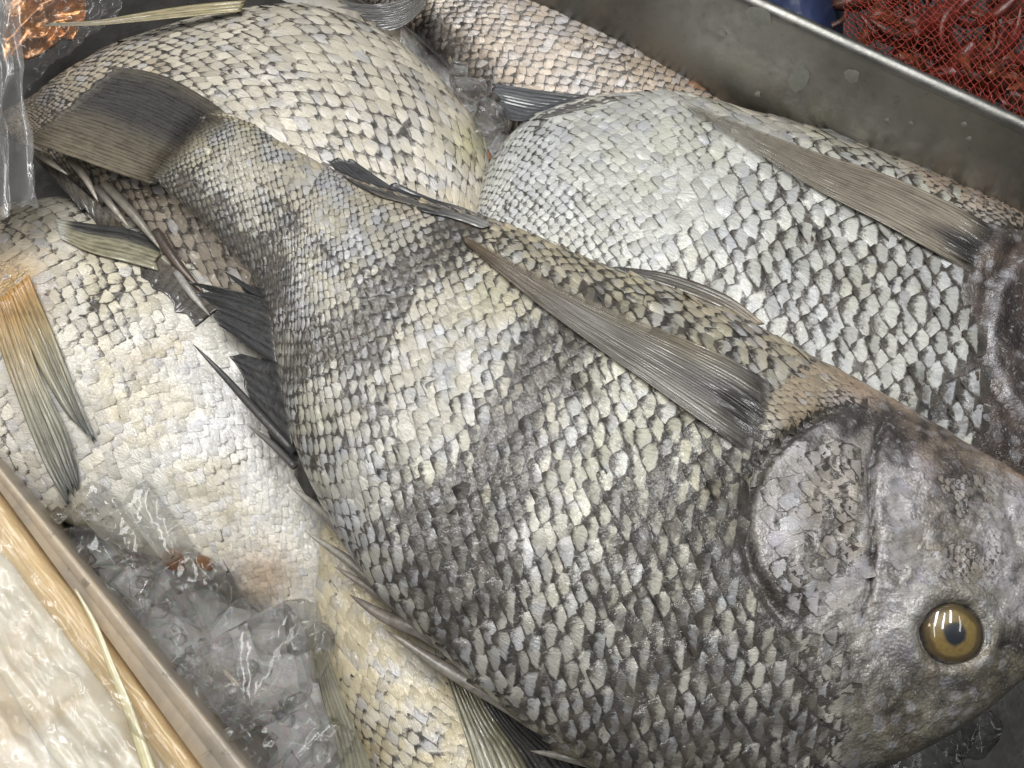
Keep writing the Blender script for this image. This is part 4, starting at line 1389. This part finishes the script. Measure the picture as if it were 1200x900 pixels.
def net():
    root_c = W(1110, 40, 0.0)
    root = thing('net_bag', 'red diamond mesh net bag full of crawfish beside the tray', 'net bag', [float(v) for v in root_c])
    nu, nv = 60, 46
    def pt(a, b):
        # a across, b towards the back; denser cells at the back where the net is bunched
        px = 975 + 300 * a + 14 * math.sin(b * 5) * (1 - a)
        bb = max(b, 0.0) ** 0.75
        py = (0.46 * (px - 870) + 30) * (1 - bb) + (-70 - 0.1 * (px - 975)) * bb
        z = 0.030 + 0.026 * math.sin(math.pi * min(1, max(0, 0.1 + 0.8 * b))) + 0.010 * float(fbm(np.array(a * 6.0), np.array(b * 5.0), 9)) - 0.02 * max(0, 0.12 - a) / 0.12
        return W(px, py, z)
    grid = {}
    V = []; Fc = []
    def strand(p, q, r=0.00025):
        d = q - p; L = np.linalg.norm(d)
        if L < 1e-6:
            return
        d /= L
        a = np.cross(d, [0.3, 0.1, 1.0]); a /= np.linalg.norm(a); b = np.cross(d, a)
        i0 = len(V)
        for e in (p, q):
            for k in range(4):
                V.append(e + a * r * math.cos(k * math.pi / 2) + b * r * math.sin(k * math.pi / 2))
        for k in range(4):
            Fc.append([i0 + k, i0 + (k + 1) % 4, i0 + 4 + (k + 1) % 4, i0 + 4 + k])
    rj = random.Random(4)
    P = {}
    for i in range(nu):
        for j in range(nv):
            if (i + j) % 2 == 0:
                P[i, j] = pt((i + rj.uniform(-0.25, 0.25)) / (nu - 1), (j + rj.uniform(-0.25, 0.25)) / (nv - 1)) + np.array([0, 0, rj.uniform(-0.0015, 0.0015)])
    for (i, j), p in P.items():
        for di in (-1, 1):
            q = P.get((i + di, j + 1))
            if q is not None:
                m = (p + q) / 2 - np.array([0, 0, 0.0008])
                strand(p, m); strand(m, q)
    mesh_obj('netting', np.array(V), Fc, M_NET, root)


net()

# ------------------------------------------------------------------ ice
def ice(px, py, z, size, rz, seed, label, group=None, tilt=0.0, ex=0.42, name='ice_chunk'):
    r = np.random.default_rng(seed)
    bm = bmesh.new()
    for k in range(22):
        q = r.uniform(-1, 1, 3)
        q[r.integers(0, 3)] = r.choice([-1, 1]) * r.uniform(0.75, 1.0)
        q *= np.array(size) * 1.08
        bm.verts.new(rotm(rz, tilt) @ q)
    ret = bmesh.ops.convex_hull(bm, input=bm.verts)
    bmesh.ops.delete(bm, geom=[g for g in ret['geom_interior'] if isinstance(g, bmesh.types.BMVert)], context='VERTS')
    bmesh.ops.dissolve_limit(bm, angle_limit=0.25, verts=bm.verts, edges=bm.edges)
    bmesh.ops.bevel(bm, geom=list(bm.edges) + list(bm.verts), offset=min(size) * 0.16, segments=2, affect='EDGES', profile=0.6)
    bmesh.ops.recalc_face_normals(bm, faces=bm.faces)
    c = W(px, py, z)
    me = bpy.data.meshes.new(name)
    bm.to_mesh(me); bm.free()
    me.materials.append(M_ICE)
    me.polygons.foreach_set('use_smooth', np.ones(len(me.polygons), bool))
    o = bpy.data.objects.new(name, me)
    col.objects.link(o)
    o.location = c
    return tag(o, label, 'ice', group)


HEAP = 'clear melting ice chunk in the heap along the plastic divider'
for k, (px, py, z, sz, rz, ti) in enumerate([
    (140, 618, -0.004, (0.030, 0.011, 0.012), -0.75, 0.1), (185, 612, 0.000, (0.026, 0.010, 0.011), -0.85, 0.15),
    (110, 650, -0.012, (0.022, 0.012, 0.012), -0.6, 0.0), (170, 690, -0.010, (0.028, 0.016, 0.014), -0.8, 0.1),
    (225, 690, -0.008, (0.024, 0.018, 0.014), -0.4, 0.2), (205, 745, -0.012, (0.022, 0.013, 0.012), -0.9, 0.1),
    (262, 715, -0.010, (0.022, 0.014, 0.014), -1.1, 0.2), (325, 745, -0.006, (0.014, 0.013, 0.012), 0.3, 0.2),
    (245, 800, -0.014, (0.020, 0.020, 0.014), 0.3, 0.1), (355, 735, 0.000, (0.010, 0.016, 0.008), 0.2, 0.0),
    (318, 862, -0.010, (0.026, 0.024, 0.016), 0.5, 0.1), (275, 880, -0.016, (0.020, 0.018, 0.014), 0.9, 0.1),
    (150, 570, -0.014, (0.016, 0.010, 0.010), 0.6, 0.1)]):
    ice(px, py, z, sz, rz, 11 + k, HEAP, 'ice chunks along the divider', ti)
ice(300, 792, 0.002, (0.031, 0.027, 0.020), 0.62, 41, 'largest clear ice cube, next to the yellow fish', None, 0.25, 0.35)
ice(378, 765, 0.010, (0.007, 0.017, 0.005), 0.1, 42, 'thin clear ice flake leaning on the yellow fish', None, 0.3, 0.6)
ice(370, 880, -0.004, (0.013, 0.020, 0.010), -0.5, 43, 'dull ice shard beside the fin of the yellow fish', None, 0.3, 0.4)
ice(1080, 880, -0.004, (0.030, 0.018, 0.014), 0.45, 44, 'clear ice chunk under the head of the largest fish', None, 0.1)
ice(1128, 852, -0.006, (0.014, 0.016, 0.012), 0.9, 49, 'small ice chunk under the eye of the largest fish', None, 0.1)
ice(1178, 525, 0.018, (0.026, 0.010, 0.008), -0.4, 45, 'clear ice sliver against the dark gill of the pale diamond-scaled fish', None, 0.1)
cr = random.Random(5)
for k in range(46):
    f_ = cr.random()
    y_ = 600 + 300 * f_
    x_ = 43 + (y_ - 600) * 0.823 + cr.uniform(14, 150) * (0.5 + 0.5 * f_)
    if x_ > 385 or (x_ > 330 and y_ < 740):
        continue
    q_ = cr.uniform(0.003, 0.0065)
    ice(x_, y_, 0.004 + cr.uniform(-0.006, 0.008), (q_, q_ * cr.uniform(0.5, 1.0), q_ * cr.uniform(0.4, 0.9)), cr.uniform(0, 3), 200 + k,
        'tiny bright ice chip scattered over the heap along the divider', 'tiny ice chips', cr.uniform(-0.5, 0.5), name='ice_chip')
BET = 'small clear ice bit wedged between the cream fish and the pale diamond-scaled fish'
for k, (px, py, z, sz) in enumerate([(552, 105, 0.000, (0.012, 0.009, 0.008)), (575, 135, 0.000, (0.013, 0.013, 0.009)), (560, 155, -0.004, (0.010, 0.012, 0.008)), (538, 88, -0.006, (0.009, 0.007, 0.007))]):
    ice(px, py, z, sz, 0.5 * k, 51 + k, BET, 'ice bits between two fish', 0.3, 0.3)

M_BED = NT('crushed_ice_slush')
_n = M_BED.noise(120, 4, 0.65)
_b = M_BED.n('BsdfPrincipled', Base_Color=M_BED.mix(_n, rgba(0.50, 0.49, 0.48), rgba(0.95, 0.94, 0.93)), Roughness=M_BED.rng(_n, 0.3, 0.7, 0.05, 0.35), Normal=M_BED.bump(_n, 0.006, 0.9))
_b.inputs['Subsurface Weight'].default_value = 0.3
_b.inputs['Subsurface Scale'].default_value = 0.01
_b.inputs['Coat Weight'].default_value = 0.6
M_BED = M_BED.done(_b.outputs[0])


def icebed(x0, x1, y0, y1, z, seed, name='crushed_ice'):
    gx, gy = np.meshgrid(np.linspace(x0, x1, 120), np.linspace(y0, y1, 120), indexing='ij')
    P = unproj(np.stack([gx, gy], -1), np.full(gx.shape, z))
    P[..., 2] += 0.022 * (fbm(gx / 45, gy / 45, seed, 5) - 0.5) + 0.010 * np.abs(fbm(gx / 18, gy / 18, seed + 3) - 0.5)
    o = sheet(name, P, M_BED, thick=0.03)
    o['kind'] = 'stuff'
    o['label'] = 'grey crushed ice and melt water under the fish'
    o['category'] = 'ice'


icebed(-120, 470, 480, 980, -0.038, 3)
icebed(470, 660, 30, 260, -0.055, 8)

# ------------------------------------------------------------------ divider and wrapped white fillets in the near corner
M_DIV = NT('beige_translucent_plastic')
_n = M_DIV.noise(25, 4, 0.6, dist=1.0)
_n2 = M_DIV.noise(130, 3, 0.6)
_c = M_DIV.mix(M_DIV.rng(_n, 0.35, 0.65), rgba(0.56, 0.46, 0.34), rgba(0.38, 0.33, 0.27))
_c = M_DIV.mix(M_DIV.math('MULTIPLY', M_DIV.rng(_n2, 0.62, 0.72), 0.5), _c, rgba(0.09, 0.07, 0.055))
_b = M_DIV.n('BsdfPrincipled', Base_Color=_c, Roughness=0.5, Normal=M_DIV.bump(_n2, 0.0008, 0.5))
_b.inputs['Subsurface Weight'].default_value = 0.4
_b.inputs['Subsurface Radius'].default_value = (1.0, 0.7, 0.4)
_b.inputs['Subsurface Scale'].default_value = 0.01
_b.inputs['Coat Weight'].default_value = 0.25
M_DIV = M_DIV.done(_b.outputs[0])


def divider():
    zt = 0.030
    o0, o1 = W(-72, 460, zt), W(373, 1000, zt)
    i0, i1 = W(-88, 460, zt), W(306, 1000, zt)
    root = thing('plastic_divider', 'beige translucent plastic divider between ice heap and white fillets', 'divider', [float(v) for v in (o0 + o1) / 2 - np.array([0, 0, 0.09])])
    n = 60
    u = np.linspace(0, 1, n)[:, None]
    O = o0 + (o1 - o0) * u; I = i0 + (i1 - i0) * u
    O[:, 2] += 0.0016 * (fbm(u[:, 0] * 12, u[:, 0] * 0, 4) - 0.5)
    prof = []
    for f, dz in ((0.0, -0.085), (0.0, -0.003), (0.03, -0.0008), (0.08, 0.0), (0.45, -0.0012), (0.52, -0.0042), (0.60, -0.0046), (0.95, -0.0052), (1.0, -0.0085), (1.0, -0.085)):
        q = O * (1 - f) + I * f
        q = q.copy(); q[:, 2] += dz
        prof.append(q)
    P = np.stack(prof, 1)
    k = P.shape[1]
    f = grid_faces(n, k, True).tolist() + [list(range(k))[::-1], list(range((n - 1) * k, n * k))]
    mesh_obj('panel', P.reshape(-1, 3), f, M_DIV, root)


divider()
M_FIL = NT('pale_fillet_flesh')
_n = M_FIL.noise(32, 2, 0.5, dist=0.6)
_n2 = M_FIL.noise(300, 4, 0.6)
_at = M_FIL.attr('tint').outputs['Color']
_c = M_FIL.mix(M_FIL.math('MULTIPLY', M_FIL.rng(_n, 0.45, 0.7), 0.5), _at, rgba(0.72, 0.56, 0.34))
_b = M_FIL.n('BsdfPrincipled', Base_Color=_c, Roughness=M_FIL.rng(_n2, 0.3, 0.7, 0.14, 0.4), Normal=M_FIL.bump(M_FIL.math('ADD', _n, M_FIL.math('MULTIPLY', _n2, 0.12)), 0.002, 0.6))
_b.inputs['Subsurface Weight'].default_value = 0.5
_b.inputs['Subsurface Radius'].default_value = (1.0, 0.75, 0.5)
_b.inputs['Subsurface Scale'].default_value = 0.008
_b.inputs['Coat Weight'].default_value = 0.3
_b.inputs['Coat Roughness'].default_value = 0.18
M_FIL = M_FIL.done(_b.outputs[0])


def inner(y):
    return 13 + (y - 600) * 0.733


def fillet(name, label, d0, d1, y0, y1, z, hgt, colr, seed, slope=0.0):
    nu, nv = 90, 60
    a, b = np.meshgrid(np.linspace(0, 1, nu), np.linspace(0, 1, nv), indexing='ij')
    y = y0 + (y1 - y0) * a
    wob = 10 * (fbm(a * 4, b * 0 + seed, seed) - 0.5)
    x = inner(y) - (d0 + (d1 - d0) * b) + wob
    yy = y + (d0 + (d1 - d0) * b) * 0.25
    P = unproj(np.stack([x, yy], -1), np.full(a.shape, z))
    ee = (1 - np.abs(2 * b - 1) ** 4) * (1 - np.abs(2 * a - 1) ** 10)
    P[..., 2] += hgt * (ee ** 0.5 - 1) + 0.010 * (fbm(a * 5, b * 3, seed + 2) - 0.5) + slope * b
    P[..., 2] += 0.003 * np.abs(fbm(a * 7, b * 5, seed + 6, 2) - 0.5)
    t = pack(np.zeros(a.shape + (3,)) + np.array(colr), np.ones(a.shape)).reshape(-1, 4)
    o = sheet(name, P, M_FIL, thick=0.02, attrs={'tint': ('FLOAT_COLOR', np.tile(t, (2, 1)))})
    return tag(o, label, 'fillet', 'wrapped fillets in the near corner')


fillet('fish_fillet', 'orange edged narrow fillet pressed against the plastic divider', -4, 46, 540, 1000, 0.018, 0.012, (0.74, 0.57, 0.34), 3)
fillet('fish_fillet', 'creamy white fillet next to the orange edged one', 30, 150, 540, 1010, 0.022, 0.014, (0.80, 0.755, 0.64), 7)
fillet('fish_fillet', 'white fillet farthest from the plastic divider', 120, 330, 560, 1010, 0.026, 0.014, (0.82, 0.765, 0.67), 12)

# clear wrap over the fillets
nu, nv = 120, 90
a, b = np.meshgrid(np.linspace(0, 1, nu), np.linspace(0, 1, nv), indexing='ij')
y = 560 + 430 * a
x = inner(y) - (22 + 300 * b)
P = unproj(np.stack([x, y + 60 * b], -1), np.full(a.shape, 0.031))
rid = 1 - 2 * np.abs(fbm(a * 5 + b * 2, b * 5 - a * 3, 77, 3) - 0.5)
P[..., 2] += 0.009 * (rid ** 3 - 0.6) + 0.0015 * fbm(a * 9, b * 9, 4)
tag(sheet('plastic_wrap', P, M_WRAP), 'crinkled clear plastic wrap covering the white fillets', 'plastic wrap')
# the yellowish folded seam of the wrap
M_SEAM = make_simple('yellowed_fold', (0.78, 0.70, 0.42), 0.25, nscale=120, namt=0.4, coat=0.6, sss=0.3)
pth = unproj(catmull([(88, 690), (110, 730), (130, 780), (152, 835), (176, 905), (196, 960)], 50), np.full(50, 0.030))
v, f = loft(pth, np.interp(np.linspace(0, 1, 50), [0, 0.3, 1], [0.0006, 0.0018, 0.0040]), 8, 0.22)
tag(mesh_obj('folded_seam', v, f, M_SEAM, None, origin=pth.mean(0)), 'yellowish folded plastic seam running over the fillets', 'plastic seam')

# ------------------------------------------------------------------ plastic bags at the far left
def bag(name, label, quad, z0, z1, seed, mat, amp, freq, n=110, par=None):
    a, b = np.meshgrid(np.linspace(0, 1, n), np.linspace(0, 1, n), indexing='ij')
    q = np.asarray(quad, float)
    p = (q[0] * ((1 - a) * (1 - b))[..., None] + q[1] * (a * (1 - b))[..., None] + q[2] * (a * b)[..., None] + q[3] * ((1 - a) * b)[..., None])
    p[..., 0] += 7 * (fbm(b * 5, a * 0 + 3, seed) - 0.5) * (a > 0.02)
    P = unproj(p, z0 + (z1 - z0) * b)
    r1 = 1 - 2 * np.abs(fbm(a * freq[0], b * freq[1], seed + 1, 3) - 0.5)
    r2 = 1 - 2 * np.abs(fbm(a * freq[0] * 2.3 + b * 3, b * freq[1] * 2.3 - a * 2, seed + 8, 2) - 0.5)
    P[..., 2] += amp * (r1 ** 3 - 0.5) + amp * 0.5 * (r2 ** 3 - 0.5)
    return tag(sheet(name, P, mat), label, 'plastic bag')


bag('plastic_bag', 'flat clear plastic bag with an amber shine, lying beside the cream fish', [(-60, -60), (150, -60), (140, 22), (22, 112)], -0.002, 0.004, 5, M_WRAP, 0.008, (4, 4))
M_AMB = make_simple('amber_reflection_sheet', (0.55, 0.24, 0.07), 0.22, metal=0.7, nscale=45, namt=0.95, bump=0.006, coat=1.0, dark=(0.03, 0.02, 0.015))  # amber sheet added to paint the warm lamp's reflection in the bag
a, b = np.meshgrid(np.linspace(0, 1, 70), np.linspace(0, 1, 70), indexing='ij')
P = unproj(np.stack([5 + 105 * a - 20 * b * a, -25 + 98 * b - 30 * a * b], -1), np.full(a.shape, -0.014))
P[..., 2] += 0.010 * ((1 - 2 * np.abs(fbm(a * 3.2 + b, b * 3.2 - a, 31, 2) - 0.5)) ** 3 - 0.5)
tag(sheet('amber_reflection_sheet', P, M_AMB, thick=0.002), 'crumpled dark amber sheet added as a painted lamp reflection inside the flat clear bag', 'painted reflection')
bag('plastic_bag', 'hanging clear plastic bag with long folds over the fish tail', [(-70, -50), (22, -50), (38, 236), (-70, 268)], 0.070, 0.046, 15, M_BAG, 0.016, (3, 1.2))

# ------------------------------------------------------------------ loose scales stuck on the tray wall
M_FLAKE = NT('loose_scale_film')
_n = M_FLAKE.noise(300, 3)
_b = M_FLAKE.n('BsdfPrincipled', Base_Color=M_FLAKE.mix(_n, rgba(0.55, 0.56, 0.50), rgba(0.35, 0.36, 0.32)), Roughness=0.25)
_t = M_FLAKE.n('BsdfTransparent')
_m = M_FLAKE.n('MixShader', _0=0.65)
M_FLAKE.t.links.new(_t.outputs[0], _m.inputs[1]); M_FLAKE.t.links.new(_b.outputs[0], _m.inputs[2])
M_FLAKE = M_FLAKE.done(_m.outputs[0])
_w = [q for q in bpy.data.objects if q.name == 'wall'][0]
_off = np.array(_w.parent['_o'])
_wb = BVHTree.FromPolygons([Vector(np.array(v_.co) + _off) for v_ in _w.data.vertices], [list(p_.vertices) for p_ in _w.data.polygons])
for k, (px, py, rx, ry, lab) in enumerate([
    (890, 20, 15, 10, 'largest loose fish scale stuck high on the tray wall'), (937, 92, 10, 16, 'upright loose fish scale stuck to the tray wall'),
    (846, 40, 6, 5, None), (888, 110, 4, 4, None), (998, 88, 9, 7, None), (1040, 140, 2.5, 2, None), (1068, 144, 2.5, 2, None), (1130, 145, 3, 3, None), (1136, 162, 3, 3, None)]):
    d = rays(np.array([px, py], float))
    h = _wb.ray_cast(Vector(CAM), Vector(d))
    if h[0] is None:
        continue
    c = np.array(h[0]); nn = np.array(h[1]); nn = -nn * np.sign(nn @ d)
    ax = np.array([TR_D[0], TR_D[1], 0.0]); ay = np.cross(nn, ax)
    r = np.random.default_rng(k)
    an = np.linspace(0, 2 * math.pi, 14, endpoint=False)
    rr = 1 + 0.12 * r.normal(size=14)
    ring = [c + nn * (0.0004 + 0.0003 * math.cos(2 * q)) + (ax * math.cos(q) * rx + ay * math.sin(q) * ry * 1.3) * 0.00055 * s_ for q, s_ in zip(an, rr)]
    v = np.array(ring + [c + nn * 0.0012])
    o = mesh_obj('loose_scale', v, [(i, (i + 1) % 14, 14) for i in range(14)], M_FLAKE, None, origin=c)
    tag(o, lab or 'tiny loose fish scale speck stuck to the tray wall', 'fish scale', None if lab else 'scale specks on the tray wall')
for o in bpy.data.objects:
    if '_o' in o:
        del o['_o']
